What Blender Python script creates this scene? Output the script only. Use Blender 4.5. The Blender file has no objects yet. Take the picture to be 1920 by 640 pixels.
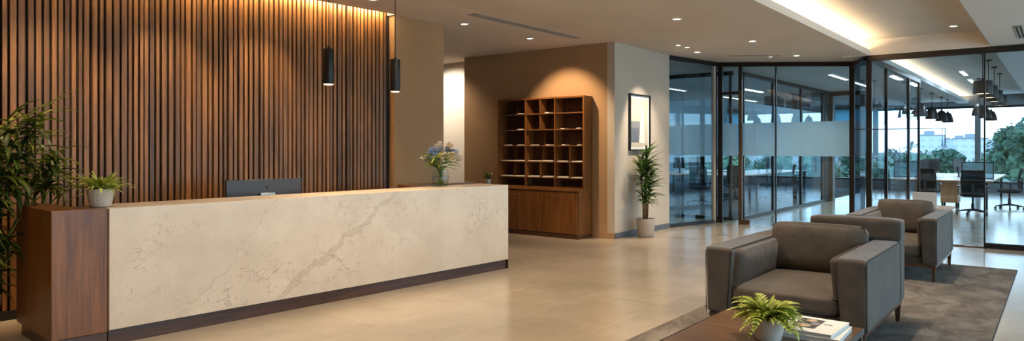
import bpy, bmesh, math, random
from mathutils import Vector, Matrix

R = math.radians
SC = bpy.context.scene
COL = SC.collection
rnd = random.Random(7)

# ------------------------------------------------------------------ camera
YAW = R(38.1765)
cam_d = bpy.data.cameras.new('camera')
cam_d.sensor_width = 36.0
cam_d.lens = 1310.0 / 1920.0 * 36.0
cam_d.shift_y = -43.0 / 1920.0
cam_d.clip_end = 3000
cam = bpy.data.objects.new('camera', cam_d)
cam.location = (0, 0, 1.6)
cam.rotation_euler = (R(90), 0, YAW - R(90))
COL.objects.link(cam)
SC.camera = cam

# ------------------------------------------------------------------ view + render options
SC.view_settings.view_transform = 'Standard'
SC.view_settings.look = 'None'
SC.view_settings.exposure = 0.7
SC.view_settings.gamma = 1.0
SC.view_settings.use_curve_mapping = False
cy = SC.cycles
cy.max_bounces = 9
cy.diffuse_bounces = 4
cy.glossy_bounces = 4
cy.transmission_bounces = 6
cy.transparent_max_bounces = 40
cy.sample_clamp_indirect = 4.0
cy.caustics_reflective = False
cy.caustics_refractive = False
cy.use_denoising = True

# ------------------------------------------------------------------ world: pale hazy daylight
SKY_STRENGTH = 3.3
w = bpy.data.worlds.new('hazy_sky')
SC.world = w
w.use_nodes = True
nt = w.node_tree
nt.nodes.clear()
wo = nt.nodes.new('ShaderNodeOutputWorld')
bg = nt.nodes.new('ShaderNodeBackground')
tc = nt.nodes.new('ShaderNodeTexCoord')
sx = nt.nodes.new('ShaderNodeSeparateXYZ')
cr = nt.nodes.new('ShaderNodeValToRGB')
cr.color_ramp.elements[0].position = 0.0
cr.color_ramp.elements[0].color = (0.62, 0.84, 1.0, 1)
cr.color_ramp.elements[1].position = 0.7
cr.color_ramp.elements[1].color = (0.22, 0.48, 0.86, 1)
e = cr.color_ramp.elements.new(0.10)
e.color = (0.60, 0.83, 1.0, 1)
nt.links.new(tc.outputs['Generated'], sx.inputs[0])
nt.links.new(sx.outputs[2], cr.inputs[0])
nt.links.new(cr.outputs[0], bg.inputs[0])
bg.inputs[1].default_value = SKY_STRENGTH
nt.links.new(bg.outputs[0], wo.inputs[0])

# light powers (watts)
WARM = (1.0, 0.72, 0.45)
WARMW = (1.0, 0.83, 0.64)
COOL = (0.66, 0.86, 1.0)
P_DOWN = 140.0
P_WASH = 95.0
COVE_E = 34.0
SLATLED_E = 110.0


# ------------------------------------------------------------------ colour + material helpers
def S(r, g, b):
    f = lambda c: (c / 255 / 12.92) if c / 255 <= 0.04045 else ((c / 255 + 0.055) / 1.055) ** 2.4
    return (f(r), f(g), f(b), 1.0)


def new_mat(name):
    m = bpy.data.materials.new(name)
    m.use_nodes = True
    t = m.node_tree
    b = t.nodes.get('Principled BSDF')
    return m, t, b


def N(t, kind, **kw):
    n = t.nodes.new(kind)
    for k, v in kw.items():
        setattr(n, k, v)
    return n


def ramp(t, fac, stops):
    n = t.nodes.new('ShaderNodeValToRGB')
    el = n.color_ramp.elements
    el[0].position, el[0].color = stops[0]
    el[1].position, el[1].color = stops[-1]
    for p, c in stops[1:-1]:
        x = el.new(p)
        x.color = c
    t.links.new(fac, n.inputs[0])
    return n.outputs[0]


def obj_coords(t, scale=(1, 1, 1), kind='Object', rot=(0, 0, 0)):
    c = t.nodes.new('ShaderNodeTexCoord')
    mp = t.nodes.new('ShaderNodeMapping')
    mp.inputs['Scale'].default_value = scale
    mp.inputs['Rotation'].default_value = rot
    t.links.new(c.outputs[kind], mp.inputs[0])
    return mp.outputs[0]


def noise(t, vec, scale, detail=4, rough=0.55, dist=0.0):
    n = t.nodes.new('ShaderNodeTexNoise')
    n.inputs['Scale'].default_value = scale
    n.inputs['Detail'].default_value = detail
    n.inputs['Roughness'].default_value = rough
    n.inputs['Distortion'].default_value = dist
    t.links.new(vec, n.inputs['Vector'])
    return n.outputs[0]


def bump(t, b, h, strength=0.2, dist=0.01):
    n = t.nodes.new('ShaderNodeBump')
    n.inputs['Strength'].default_value = strength
    n.inputs['Distance'].default_value = dist
    t.links.new(h, n.inputs['Height'])
    t.links.new(n.outputs[0], b.inputs['Normal'])


def plain(name, col, rough=0.5, metal=0.0, var=0.12, scale=6.0, bump_s=0.0, spec=0.5):
    """base colour with a little noise variation"""
    m, t, b = new_mat(name)
    v = obj_coords(t)
    n = noise(t, v, scale)
    lo = tuple(c * (1 - var) for c in col[:3]) + (1,)
    hi = tuple(min(1, c * (1 + var)) for c in col[:3]) + (1,)
    t.links.new(ramp(t, n, [(0.3, lo), (0.7, hi)]), b.inputs['Base Color'])
    b.inputs['Roughness'].default_value = rough
    b.inputs['Metallic'].default_value = metal
    b.inputs['Specular IOR Level'].default_value = spec
    if bump_s:
        bump(t, b, noise(t, v, scale * 12), bump_s, 0.005)
    return m


def wood(name, dark, light, rough=0.38, axis=2, per_island=False, scale=1.0):
    m, t, b = new_mat(name)
    sc = [14 * scale, 14 * scale, 14 * scale]
    sc[axis] = 0.9 * scale
    v = obj_coords(t, tuple(sc))
    n1 = noise(t, v, 1.6, 6, 0.6, 0.6)
    n2 = noise(t, v, 7.0, 3, 0.6)
    mx = N(t, 'ShaderNodeMath', operation='MULTIPLY_ADD')
    t.links.new(n2, mx.inputs[0]); mx.inputs[1].default_value = 0.35
    t.links.new(n1, mx.inputs[2])
    c = ramp(t, mx.outputs[0], [(0.42, dark), (0.85, light)])
    if per_island:
        g = t.nodes.new('ShaderNodeNewGeometry')
        rr = ramp(t, g.outputs['Random Per Island'], [(0.0, (0.50, 0.50, 0.54, 1)), (0.35, (0.85, 0.85, 0.86, 1)), (1.0, (1.25, 1.2, 1.15, 1))])
        mm = N(t, 'ShaderNodeMix', data_type='RGBA', blend_type='MULTIPLY')
        mm.inputs[0].default_value = 1.0
        t.links.new(c, mm.inputs[6]); t.links.new(rr, mm.inputs[7])
        c = mm.outputs[2]
    t.links.new(c, b.inputs['Base Color'])
    b.inputs['Roughness'].default_value = rough
    bump(t, b, n1, 0.08, 0.004)
    return m


def glass(name, tint=(0.9, 0.95, 0.96), refl=0.10, rough=0.0, edge=0.7):
    m = bpy.data.materials.new(name)
    m.use_nodes = True
    t = m.node_tree
    t.nodes.clear()
    o = t.nodes.new('ShaderNodeOutputMaterial')
    tr = t.nodes.new('ShaderNodeBsdfTransparent')
    tr.inputs[0].default_value = (*tint, 1)
    gl = t.nodes.new('ShaderNodeBsdfGlossy')
    gl.inputs['Roughness'].default_value = rough
    gl.inputs[0].default_value = (0.9, 0.95, 1, 1)
    lw = t.nodes.new('ShaderNodeLayerWeight')
    lw.inputs[0].default_value = 0.5
    pw = N(t, 'ShaderNodeMath', operation='POWER')
    t.links.new(lw.outputs['Facing'], pw.inputs[0])
    pw.inputs[1].default_value = 4.0
    mu = N(t, 'ShaderNodeMath', operation='MULTIPLY_ADD')
    t.links.new(pw.outputs[0], mu.inputs[0])
    mu.inputs[1].default_value = edge
    mu.inputs[2].default_value = refl * 0.3
    mu.use_clamp = True
    mx = t.nodes.new('ShaderNodeMixShader')
    t.links.new(mu.outputs[0], mx.inputs[0])
    t.links.new(tr.outputs[0], mx.inputs[1])
    t.links.new(gl.outputs[0], mx.inputs[2])
    t.links.new(mx.outputs[0], o.inputs[0])
    return m


def frosted(name, col, trans=0.35):
    m = bpy.data.materials.new(name)
    m.use_nodes = True
    t = m.node_tree
    t.nodes.clear()
    o = t.nodes.new('ShaderNodeOutputMaterial')
    tl = t.nodes.new('ShaderNodeBsdfTranslucent')
    df = t.nodes.new('ShaderNodeBsdfDiffuse')
    tr = t.nodes.new('ShaderNodeBsdfTransparent')
    tl.inputs[0].default_value = col
    df.inputs[0].default_value = col
    tr.inputs[0].default_value = col
    a = t.nodes.new('ShaderNodeMixShader'); a.inputs[0].default_value = 0.4
    t.links.new(tl.outputs[0], a.inputs[1]); t.links.new(df.outputs[0], a.inputs[2])
    c = t.nodes.new('ShaderNodeMixShader'); c.inputs[0].default_value = trans
    t.links.new(a.outputs[0], c.inputs[1]); t.links.new(tr.outputs[0], c.inputs[2])
    t.links.new(c.outputs[0], o.inputs[0])
    return m


def emit(name, col, strength):
    m = bpy.data.materials.new(name)
    m.use_nodes = True
    t = m.node_tree
    t.nodes.clear()
    o = t.nodes.new('ShaderNodeOutputMaterial')
    em = t.nodes.new('ShaderNodeEmission')
    em.inputs[0].default_value = (*col[:3], 1)
    em.inputs[1].default_value = strength
    t.links.new(em.outputs[0], o.inputs[0])
    return m


def leaf_mat(name, a, b_, c_, transl=0.25):
    m, t, b = new_mat(name)
    g = t.nodes.new('ShaderNodeNewGeometry')
    v = obj_coords(t)
    n = noise(t, v, 14.0, 3)
    ad = N(t, 'ShaderNodeMath', operation='MULTIPLY_ADD')
    t.links.new(g.outputs['Random Per Island'], ad.inputs[0]); ad.inputs[1].default_value = 0.7
    mu = N(t, 'ShaderNodeMath', operation='MULTIPLY')
    t.links.new(n, mu.inputs[0]); mu.inputs[1].default_value = 0.45
    t.links.new(mu.outputs[0], ad.inputs[2])
    col = ramp(t, ad.outputs[0], [(0.1, a), (0.5, b_), (0.95, c_)])
    t.links.new(col, b.inputs['Base Color'])
    b.inputs['Roughness'].default_value = 0.45
    tl = t.nodes.new('ShaderNodeBsdfTranslucent')
    t.links.new(col, tl.inputs[0])
    mx = t.nodes.new('ShaderNodeMixShader'); mx.inputs[0].default_value = transl
    out = t.nodes.get('Material Output')
    t.links.new(b.outputs[0], mx.inputs[1]); t.links.new(tl.outputs[0], mx.inputs[2])
    t.links.new(mx.outputs[0], out.inputs[0])
    return m


# ---- specific surfaces
def floor_tiles():
    m, t, b = new_mat('porcelain_floor_tile')
    v = obj_coords(t)
    br = t.nodes.new('ShaderNodeTexBrick')
    br.offset = 0.5
    br.inputs['Scale'].default_value = 1.0
    br.inputs['Brick Width'].default_value = 1.2
    br.inputs['Row Height'].default_value = 0.8
    br.inputs['Mortar Size'].default_value = 0.004
    br.inputs['Mortar Smooth'].default_value = 0.3
    br.inputs['Color1'].default_value = (0.92, 0.92, 0.92, 1)
    br.inputs['Color2'].default_value = (1.04, 1.03, 1.02, 1)
    br.inputs['Mortar'].default_value = (1.28, 1.26, 1.22, 1)
    t.links.new(v, br.inputs['Vector'])
    n = noise(t, v, 1.1, 3, 0.5, 0.2)
    n2 = noise(t, v, 7.0, 3, 0.5)
    ad = N(t, 'ShaderNodeMath', operation='MULTIPLY_ADD')
    t.links.new(n2, ad.inputs[0]); ad.inputs[1].default_value = 0.3
    t.links.new(n, ad.inputs[2])
    c = ramp(t, ad.outputs[0], [(0.35, S(150, 136, 116)), (0.95, S(176, 162, 142))])
    mm = N(t, 'ShaderNodeMix', data_type='RGBA', blend_type='MULTIPLY')
    mm.inputs[0].default_value = 1.0
    t.links.new(c, mm.inputs[6]); t.links.new(br.outputs[0], mm.inputs[7])
    t.links.new(mm.outputs[2], b.inputs['Base Color'])
    b.inputs['Roughness'].default_value = 0.19
    return m


def marble():
    """cream quartz with specks and grey veins, in the counter's own coordinates"""
    m, t, b = new_mat('veined_cream_marble')
    v = obj_coords(t)
    n_base = noise(t, v, 2.2, 5, 0.6)
    base = ramp(t, n_base, [(0.3, S(196, 181, 160)), (0.7, S(214, 200, 180))])
    # fine grain
    grain = noise(t, v, 70.0, 3, 0.7)
    gr = ramp(t, grain, [(0.30, (0.86, 0.85, 0.83, 1)), (0.5, (1, 1, 1, 1)), (0.72, (1.04, 1.04, 1.04, 1))])
    def mul(a, c, f=1.0):
        mm = N(t, 'ShaderNodeMix', data_type='RGBA', blend_type='MULTIPLY')
        if isinstance(f, float):
            mm.inputs[0].default_value = f
        else:
            t.links.new(f, mm.inputs[0])
        t.links.new(a, mm.inputs[6]); t.links.new(c, mm.inputs[7])
        return mm.outputs[2]
    col = mul(base, gr)
    # broken small veins, in patches
    w1 = noise(t, obj_coords(t, (1, 1, 1.2), rot=(0, R(35), 0)), 4.5, 7, 0.62, 0.7)
    d1 = N(t, 'ShaderNodeMath', operation='SUBTRACT'); t.links.new(w1, d1.inputs[0]); d1.inputs[1].default_value = 0.5
    a1 = N(t, 'ShaderNodeMath', operation='ABSOLUTE'); t.links.new(d1.outputs[0], a1.inputs[0])
    vein1 = ramp(t, a1.outputs[0], [(0.0, (1, 1, 1, 1)), (0.022, (0, 0, 0, 1))])
    patch = ramp(t, noise(t, v, 1.5, 3, 0.6), [(0.45, (0, 0, 0, 1)), (0.62, (0.75, 0.75, 0.75, 1))])
    brk = ramp(t, noise(t, v, 9.0, 4, 0.65), [(0.40, (0, 0, 0, 1)), (0.52, (1, 1, 1, 1))])
    vm = mul(mul(vein1, patch), brk)
    dark = N(t, 'ShaderNodeRGB'); dark.outputs[0].default_value = (0.45, 0.41, 0.38, 1)
    col = mul(col, dark.outputs[0], vm)
    # two long diagonal veins: distance to warped lines in x/z
    sp = t.nodes.new('ShaderNodeSeparateXYZ'); t.links.new(v, sp.inputs[0])
    wn = noise(t, v, 2.6, 6, 0.6)
    wn2 = noise(t, v, 13.0, 4, 0.6)
    def line(px, pz, slope, width, strength, wob=0.5, wob2=0.10):
        # d = |(x-px)*slope - (z-pz) + warp| / norm
        x = N(t, 'ShaderNodeMath', operation='SUBTRACT'); t.links.new(sp.outputs[0], x.inputs[0]); x.inputs[1].default_value = px
        xs = N(t, 'ShaderNodeMath', operation='MULTIPLY'); t.links.new(x.outputs[0], xs.inputs[0]); xs.inputs[1].default_value = slope
        z = N(t, 'ShaderNodeMath', operation='SUBTRACT'); t.links.new(sp.outputs[2], z.inputs[0]); z.inputs[1].default_value = pz
        dd = N(t, 'ShaderNodeMath', operation='SUBTRACT'); t.links.new(xs.outputs[0], dd.inputs[0]); t.links.new(z.outputs[0], dd.inputs[1])
        wa = N(t, 'ShaderNodeMath', operation='MULTIPLY_ADD'); t.links.new(wn, wa.inputs[0]); wa.inputs[1].default_value = wob; t.links.new(dd.outputs[0], wa.inputs[2])
        wb = N(t, 'ShaderNodeMath', operation='MULTIPLY_ADD'); t.links.new(wn2, wb.inputs[0]); wb.inputs[1].default_value = wob2; t.links.new(wa.outputs[0], wb.inputs[2])
        sh = N(t, 'ShaderNodeMath', operation='SUBTRACT'); t.links.new(wb.outputs[0], sh.inputs[0]); sh.inputs[1].default_value = 0.5 * (wob + wob2)
        ab = N(t, 'ShaderNodeMath', operation='ABSOLUTE'); t.links.new(sh.outputs[0], ab.inputs[0])
        # band with dark rims
        s = (strength,) * 3 + (1,)
        h = (strength * 0.45,) * 3 + (1,)
        return ramp(t, ab.outputs[0], [(0.0, h), (width * 0.7, h), (width * 0.92, s), (width * 1.15, (0, 0, 0, 1))])
    vein_c = N(t, 'ShaderNodeRGB'); vein_c.outputs[0].default_value = (0.52, 0.49, 0.46, 1)
    for args in ((2.36, 0.72, 0.66, 0.036, 0.62, 0.42, 0.10), (1.06, 0.62, 1.1, 0.009, 0.5, 0.45, 0.10),
                 (4.62, 0.42, 0.9, 0.010, 0.5, 0.5, 0.10)):
        col = mul(col, vein_c.outputs[0], line(*args))
    t.links.new(col, b.inputs['Base Color'])
    b.inputs['Roughness'].default_value = 0.32
    return m


def rug_mat():
    m, t, b = new_mat('mottled_rug_pile')
    v = obj_coords(t, (1, 1.6, 1))
    n = noise(t, v, 2.2, 8, 0.65, 0.5)
    n2 = noise(t, obj_coords(t, (12, 60, 10)), 3.0, 3)
    ad = N(t, 'ShaderNodeMath', operation='MULTIPLY_ADD')
    t.links.new(n2, ad.inputs[0]); ad.inputs[1].default_value = 0.35; t.links.new(n, ad.inputs[2])
    c = ramp(t, ad.outputs[0], [(0.45, S(72, 66, 62)), (0.66, S(106, 98, 90)), (0.9, S(140, 131, 120))])
    t.links.new(c, b.inputs['Base Color'])
    b.inputs['Roughness'].default_value = 0.95
    b.inputs['Specular IOR Level'].default_value = 0.1
    bump(t, b, noise(t, v, 120, 2), 0.5, 0.01)
    return m


def fabric(name, a, b_, scale=220):
    m, t, b = new_mat(name)
    v = obj_coords(t)
    n = noise(t, v, 3.0, 4)
    n2 = noise(t, v, scale, 2)
    ad = N(t, 'ShaderNodeMath', operation='MULTIPLY_ADD')
    t.links.new(n2, ad.inputs[0]); ad.inputs[1].default_value = 0.8; t.links.new(n, ad.inputs[2])
    t.links.new(ramp(t, ad.outputs[0], [(0.6, a), (1.2, b_)]), b.inputs['Base Color'])
    b.inputs['Roughness'].default_value = 0.85
    b.inputs['Sheen Weight'].default_value = 0.25
    b.inputs['Sheen Roughness'].default_value = 0.5
    b.inputs['Specular IOR Level'].default_value = 0.2
    n3 = noise(t, v, 5.0, 3, 0.5, 0.8)
    bump(t, b, n3, 0.25, 0.03)
    return m


M = {}
M['floor'] = floor_tiles()
M['carpet'] = plain('office_carpet', S(92, 96, 98), 0.95, var=0.2, scale=30, spec=0.1)
M['ceiling'] = plain('ceiling_paint', S(210, 200, 188), 0.9, var=0.03, scale=1.2, spec=0.1)
M['ceiling_dark'] = plain('office_ceiling_paint', S(176, 180, 182), 0.9, var=0.04, scale=1.2, spec=0.1)
M['tan'] = plain('tan_wall_plaster', S(166, 133, 98), 0.85, var=0.05, scale=1.5, spec=0.15)
M['pale'] = plain('pale_wall_paint', S(188, 176, 160), 0.85, var=0.04, scale=1.5, spec=0.15)
M['white_wall'] = plain('white_wall_paint', S(225, 222, 214), 0.8, var=0.02, scale=1.0)
M['grey_wall'] = plain('grey_office_wall', S(120, 130, 136), 0.8, var=0.06)
M['slat'] = wood('walnut_slat', S(80, 53, 27), S(144, 100, 54), 0.42, 2, True)
M['slat_back'] = plain('slat_backing', S(26, 16, 10), 0.8)
M['walnut'] = wood('walnut_veneer', S(74, 42, 18), S(130, 82, 40), 0.33, 2)
M['walnut_x'] = wood('walnut_veneer_x', S(76, 47, 25), S(128, 86, 50), 0.33, 0)
M['walnut_dark'] = wood('dark_walnut', S(46, 26, 15), S(84, 52, 32), 0.35, 0)
M['table_wood'] = wood('coffee_table_walnut', S(66, 47, 33), S(116, 86, 62), 0.28, 1)
M['desk_oak'] = wood('desk_oak', S(130, 92, 58), S(168, 124, 84), 0.5, 2)
M['marble'] = marble()
M['black'] = plain('black_powder_coat', S(24, 24, 25), 0.45, 0.2, var=0.1)
M['frame'] = plain('dark_bronze_frame', S(40, 35, 32), 0.4, 0.5, var=0.08)
M['bronze'] = plain('bronze_door_frame', S(92, 70, 52), 0.4, 0.5, var=0.08)
M['steel'] = plain('brushed_steel', S(170, 168, 164), 0.3, 1.0, var=0.06)
M['dark_steel'] = plain('dark_steel', S(88, 86, 84), 0.4, 0.9, var=0.06)
M['base_grey'] = plain('grey_baseboard_paint', S(84, 88, 92), 0.5)
M['fabric'] = fabric('charcoal_brown_fabric', S(58, 52, 46), S(84, 75, 66))
M['piping'] = plain('dark_piping', S(36, 32, 30), 0.8)
M['rug'] = rug_mat()
M['glass'] = glass('clear_partition_glass', (0.94, 0.975, 0.99), 0.12)
M['glass_blue'] = glass('bluish_partition_glass', (0.88, 0.95, 0.975), 0.12)
M['glass_tint'] = glass('grey_tinted_glass', (0.62, 0.72, 0.78), 0.14)
M['glass_win'] = glass('window_glass', (0.95, 0.985, 1.0), 0.05)
M['frost'] = frosted('frosted_film', (0.76, 0.87, 0.94, 1), 0.20)
M['blind'] = frosted('added_blue_blind', (0.34, 0.60, 0.72, 1), 0.03)
M['mesh_black'] = frosted('black_mesh_fabric', (0.012, 0.014, 0.016, 1), 0.18)
M['mesh_black'].node_tree.nodes['Transparent BSDF'].inputs[0].default_value = (1, 1, 1, 1)
M['seat_black'] = plain('black_seat_fabric', S(26, 27, 29), 0.9)
M['desk_top'] = plain('pale_desk_laminate', S(205, 206, 204), 0.35, var=0.03)
M['plastic_black'] = plain('black_plastic', S(20, 21, 23), 0.4)
M['monitor_back'] = plain('graphite_monitor_shell', S(62, 60, 60), 0.35, 0.4, var=0.05)
M['screen'] = plain('dark_screen', S(14, 15, 18), 0.12)
M['white'] = plain('white_card', S(228, 224, 216), 0.6, var=0.03)
M['paper'] = plain('white_paper', S(232, 228, 220), 0.7, var=0.03)
M['paper_edge'] = plain('page_edges', S(205, 200, 192), 0.8, var=0.08, scale=60)
M['ceramic'] = plain('cream_ceramic', S(205, 196, 184), 0.35, var=0.03)
M['ceramic_speck'] = plain('speckled_cream_ceramic', S(196, 187, 173), 0.5, var=0.14, scale=70)
M['stone_pot'] = plain('pale_stone_pot', S(176, 166, 153), 0.7, var=0.10, scale=40)
M['dark_pot'] = plain('grey_planter', S(110, 115, 118), 0.6)
M['soil'] = plain('potting_soil', S(40, 28, 20), 1.0, var=0.4, scale=50)
M['leaf_lime'] = leaf_mat('lime_leaf', S(112, 134, 36), S(172, 184, 66), S(222, 222, 132))
M['leaf_green'] = leaf_mat('mid_green_leaf', S(62, 92, 30), S(118, 148, 54), S(172, 188, 92))
M['leaf_dark'] = leaf_mat('dark_green_leaf', S(32, 54, 22), S(64, 96, 40), S(118, 140, 62))
M['leaf_palm'] = leaf_mat('palm_leaf', S(26, 40, 12), S(66, 84, 22), S(150, 158, 58))
M['stem'] = plain('green_stem', S(96, 124, 52), 0.6)
M['trunk'] = plain('cane_trunk', S(128, 96, 58), 0.8, var=0.25, scale=30)
M['petal_white'] = leaf_mat('cream_petal', S(246, 236, 222), S(252, 246, 236), S(255, 253, 250), 0.2)
M['petal_peach'] = leaf_mat('peach_petal', S(246, 220, 190), S(252, 236, 214), S(255, 247, 232), 0.2)
M['petal_blue'] = leaf_mat('pale_blue_petal', S(150, 182, 222), S(184, 206, 236), S(216, 228, 246), 0.2)
M['vase'] = glass('vase_glass', (0.93, 0.95, 0.95), 0.06, 0.0, 0.22)
M['water'] = glass('vase_water', (0.88, 0.89, 0.85), 0.02, 0.0, 0.08)
M['lamp_face'] = emit('downlight_face', (1.0, 0.86, 0.66), 9.0)
M['pendant_face'] = emit('pendant_lamp_face', (1.0, 0.66, 0.34), 3.2)
M['cove_led'] = emit('cove_led_strip', (1.0, 0.76, 0.46), COVE_E)
M['cove_led_soft'] = emit('cove_led_strip_soft', (1.0, 0.78, 0.50), COVE_E * 0.3)
M['slat_led'] = emit('slat_wall_led_strip', (1.0, 0.70, 0.36), SLATLED_E)
M['line_led'] = emit('linear_light_face', (1.0, 0.93, 0.82), 5.0)
M['shade_glow'] = emit('shade_inner_lamp', (1.0, 0.74, 0.46), 3.5)
M['vent'] = plain('vent_metal', S(165, 156, 145), 0.5)
M['vent_dark'] = plain('vent_gap', S(74, 68, 62), 0.8)


# ------------------------------------------------------------------ mesh builder
class MB:
    def __init__(s):
        s.v = []; s.f = []; s.sm = []

    def add(s, vs, fs, smooth=False):
        o = len(s.v)
        s.v += [tuple(p) for p in vs]
        for f in fs:
            s.f.append(tuple(i + o for i in f)); s.sm.append(smooth)
        return s

    def box(s, x0, x1, y0, y1, z0, z1):
        vs = [(x0, y0, z0), (x1, y0, z0), (x1, y1, z0), (x0, y1, z0), (x0, y0, z1), (x1, y0, z1), (x1, y1, z1), (x0, y1, z1)]
        return s.add(vs, [(0, 3, 2, 1), (4, 5, 6, 7), (0, 1, 5, 4), (1, 2, 6, 5), (2, 3, 7, 6), (3, 0, 4, 7)])

    def hexa(s, bottom, top):
        """bottom and top: four points each, counter-clockwise from above"""
        return s.add(list(bottom) + list(top), [(0, 3, 2, 1), (4, 5, 6, 7), (0, 1, 5, 4), (1, 2, 6, 5), (2, 3, 7, 6), (3, 0, 4, 7)])

    def lathe(s, prof, c=(0, 0, 0), n=32, cap0=True, cap1=False):
        vs = []; fs = []
        for r, z in prof:
            for i in range(n):
                a = 2 * math.pi * i / n
                vs.append((c[0] + r * math.cos(a), c[1] + r * math.sin(a), c[2] + z))
        for k in range(len(prof) - 1):
            for i in range(n):
                j = (i + 1) % n
                fs.append((k * n + i, k * n + j, (k + 1) * n + j, (k + 1) * n + i))
        s.add(vs, fs, True)
        o = len(s.v) - len(vs)
        if cap0:
            s.f.append(tuple(o + i for i in reversed(range(n)))); s.sm.append(False)
        if cap1:
            s.f.append(tuple(o + (len(prof) - 1) * n + i for i in range(n))); s.sm.append(False)
        return s

    def cyl(s, c, r, h, n=24, r2=None):
        r2 = r if r2 is None else r2
        return s.lathe([(r, 0), (r2, h)], c, n, True, True)

    def tube(s, pts, rad, n=8, closed=False):
        pts = [Vector(p) for p in pts]
        m = len(pts)
        rad = rad if isinstance(rad, (list, tuple)) else [rad] * m
        rings = []
        up = Vector((0, 0, 1))
        for i, p in enumerate(pts):
            if closed:
                d = pts[(i + 1) % m] - pts[i - 1]
            else:
                d = pts[min(i + 1, m - 1)] - pts[max(i - 1, 0)]
            d.normalize()
            a = d.cross(up)
            if a.length < 1e-3:
                a = d.cross(Vector((1, 0, 0)))
            a.normalize()
            b = a.cross(d)
            rings.append([p + (a * math.cos(2 * math.pi * k / n) + b * math.sin(2 * math.pi * k / n)) * rad[i] for k in range(n)])
        vs = [q for r_ in rings for q in r_]
        fs = []
        for i in range(m if closed else m - 1):
            ii = (i + 1) % m
            for k in range(n):
                kk = (k + 1) % n
                fs.append((i * n + k, i * n + kk, ii * n + kk, ii * n + k))
        s.add(vs, fs, True)
        if not closed:
            o = len(s.v) - len(vs)
            s.f.append(tuple(o + k for k in reversed(range(n)))); s.sm.append(False)
            s.f.append(tuple(o + (m - 1) * n + k for k in range(n))); s.sm.append(False)
        return s

    def ball(s, c, r, nu=10, nv=7, sc=(1, 1, 1), jit=0.0, rg=None):
        vs = [(c[0], c[1], c[2] - r * sc[2])]
        for j in range(1, nv):
            ph = math.pi * j / nv - math.pi / 2
            for i in range(nu):
                a = 2 * math.pi * i / nu
                q = r * (1 + (rg.uniform(-jit, jit) if rg else 0))
                vs.append((c[0] + q * sc[0] * math.cos(ph) * math.cos(a), c[1] + q * sc[1] * math.cos(ph) * math.sin(a), c[2] + q * sc[2] * math.sin(ph)))
        vs.append((c[0], c[1], c[2] + r * sc[2]))
        fs = []
        for i in range(nu):
            fs.append((0, 1 + (i + 1) % nu, 1 + i))
        for j in range(nv - 2):
            for i in range(nu):
                a = 1 + j * nu + i; b = 1 + j * nu + (i + 1) % nu
                fs.append((a, b, b + nu, a + nu))
        L = len(vs) - 1; o = 1 + (nv - 2) * nu
        for i in range(nu):
            fs.append((o + i, o + (i + 1) % nu, L))
        return s.add(vs, fs, True)

    def blade(s, p, az, length, width, rise, droop, n=6, fold=0.25, tw=0.0):
        """a pointed leaf that leaves p at angle rise and bends down by droop radians along its length"""
        pts = []
        q = Vector(p); ang = rise
        step = length / n
        h = Vector((math.cos(az), math.sin(az), 0))
        side0 = Vector((-math.sin(az), math.cos(az), 0))
        vs = []
        for i in range(n + 1):
            tt = i / n
            wd = width * (math.sin(math.pi * min(1, 0.12 + tt * 0.88) ** 0.8) ** 0.8 if tt < 1 else 0.02)
            d = h * math.cos(ang) + Vector((0, 0, 1)) * math.sin(ang)
            nrm = -h * math.sin(ang) + Vector((0, 0, 1)) * math.cos(ang)
            sd = side0 * math.cos(tw * tt) + nrm * math.sin(tw * tt)
            vs += [q - sd * wd / 2 + nrm * wd * fold, q.copy(), q + sd * wd / 2 + nrm * wd * fold]
            q = q + d * step
            ang -= droop / n * (0.6 + 0.8 * tt)
        fs = []
        for i in range(n):
            a = i * 3
            fs += [(a, a + 1, a + 4, a + 3), (a + 1, a + 2, a + 5, a + 4)]
        s.add(vs, fs, True)
        return s

    def frond(s, p, az, length, rise, droop, leaf_l, leaf_w, pairs=9):
        q = Vector(p); ang = rise
        h = Vector((math.cos(az), math.sin(az), 0))
        step = length / pairs
        pts = [q.copy()]
        for i in range(pairs):
            tt = (i + 1) / pairs
            d = h * math.cos(ang) + Vector((0, 0, 1)) * math.sin(ang)
            q = q + d * step
            pts.append(q.copy())
            ll = leaf_l * (math.sin(math.pi * (0.18 + 0.75 * tt)) ** 0.7)
            for sgn in (-1, 1):
                s.blade(q, az + sgn * 0.95, ll, leaf_w, ang * 0.6 + 0.15, 0.7, 3, 0.15)
            ang -= droop / pairs
        s.blade(q, az, leaf_l * 0.7, leaf_w, ang, 0.4, 3)
        s.tube(pts, 0.0022, 4)
        return s

    def build(s, name, mat, parent=None, bevel=0.0, seg=2, loc=None, rot=None, subd=0):
        me = bpy.data.meshes.new(name)
        me.from_pydata(s.v, [], s.f)
        me.polygons.foreach_set('use_smooth', s.sm)
        me.update()
        me.materials.append(mat)
        o = bpy.data.objects.new(name, me)
        COL.objects.link(o)
        if parent is not None:
            o.parent = parent
        if loc: o.location = loc
        if rot: o.rotation_euler = rot
        if bevel:
            bm_ = o.modifiers.new('bevel', 'BEVEL')
            bm_.width = bevel; bm_.segments = seg; bm_.limit_method = 'ANGLE'; bm_.angle_limit = R(40)
            bm_.harden_normals = False
            for pl in me.polygons: pl.use_smooth = True
            try:
                wn_ = o.modifiers.new('wn', 'WEIGHTED_NORMAL'); wn_.keep_sharp = True
            except Exception:
                pass
        if subd:
            sd = o.modifiers.new('subd', 'SUBSURF'); sd.levels = subd; sd.render_levels = subd
            for pl in me.polygons: pl.use_smooth = True
        return o


def B(x0, x1, y0, y1, z0, z1):
    return MB().box(x0, x1, y0, y1, z0, z1)


def tag(o, label, cat, group=None, kind=None):
    o['label'] = label
    o['category'] = cat
    if group: o['group'] = group
    if kind: o['kind'] = kind
    return o


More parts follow.
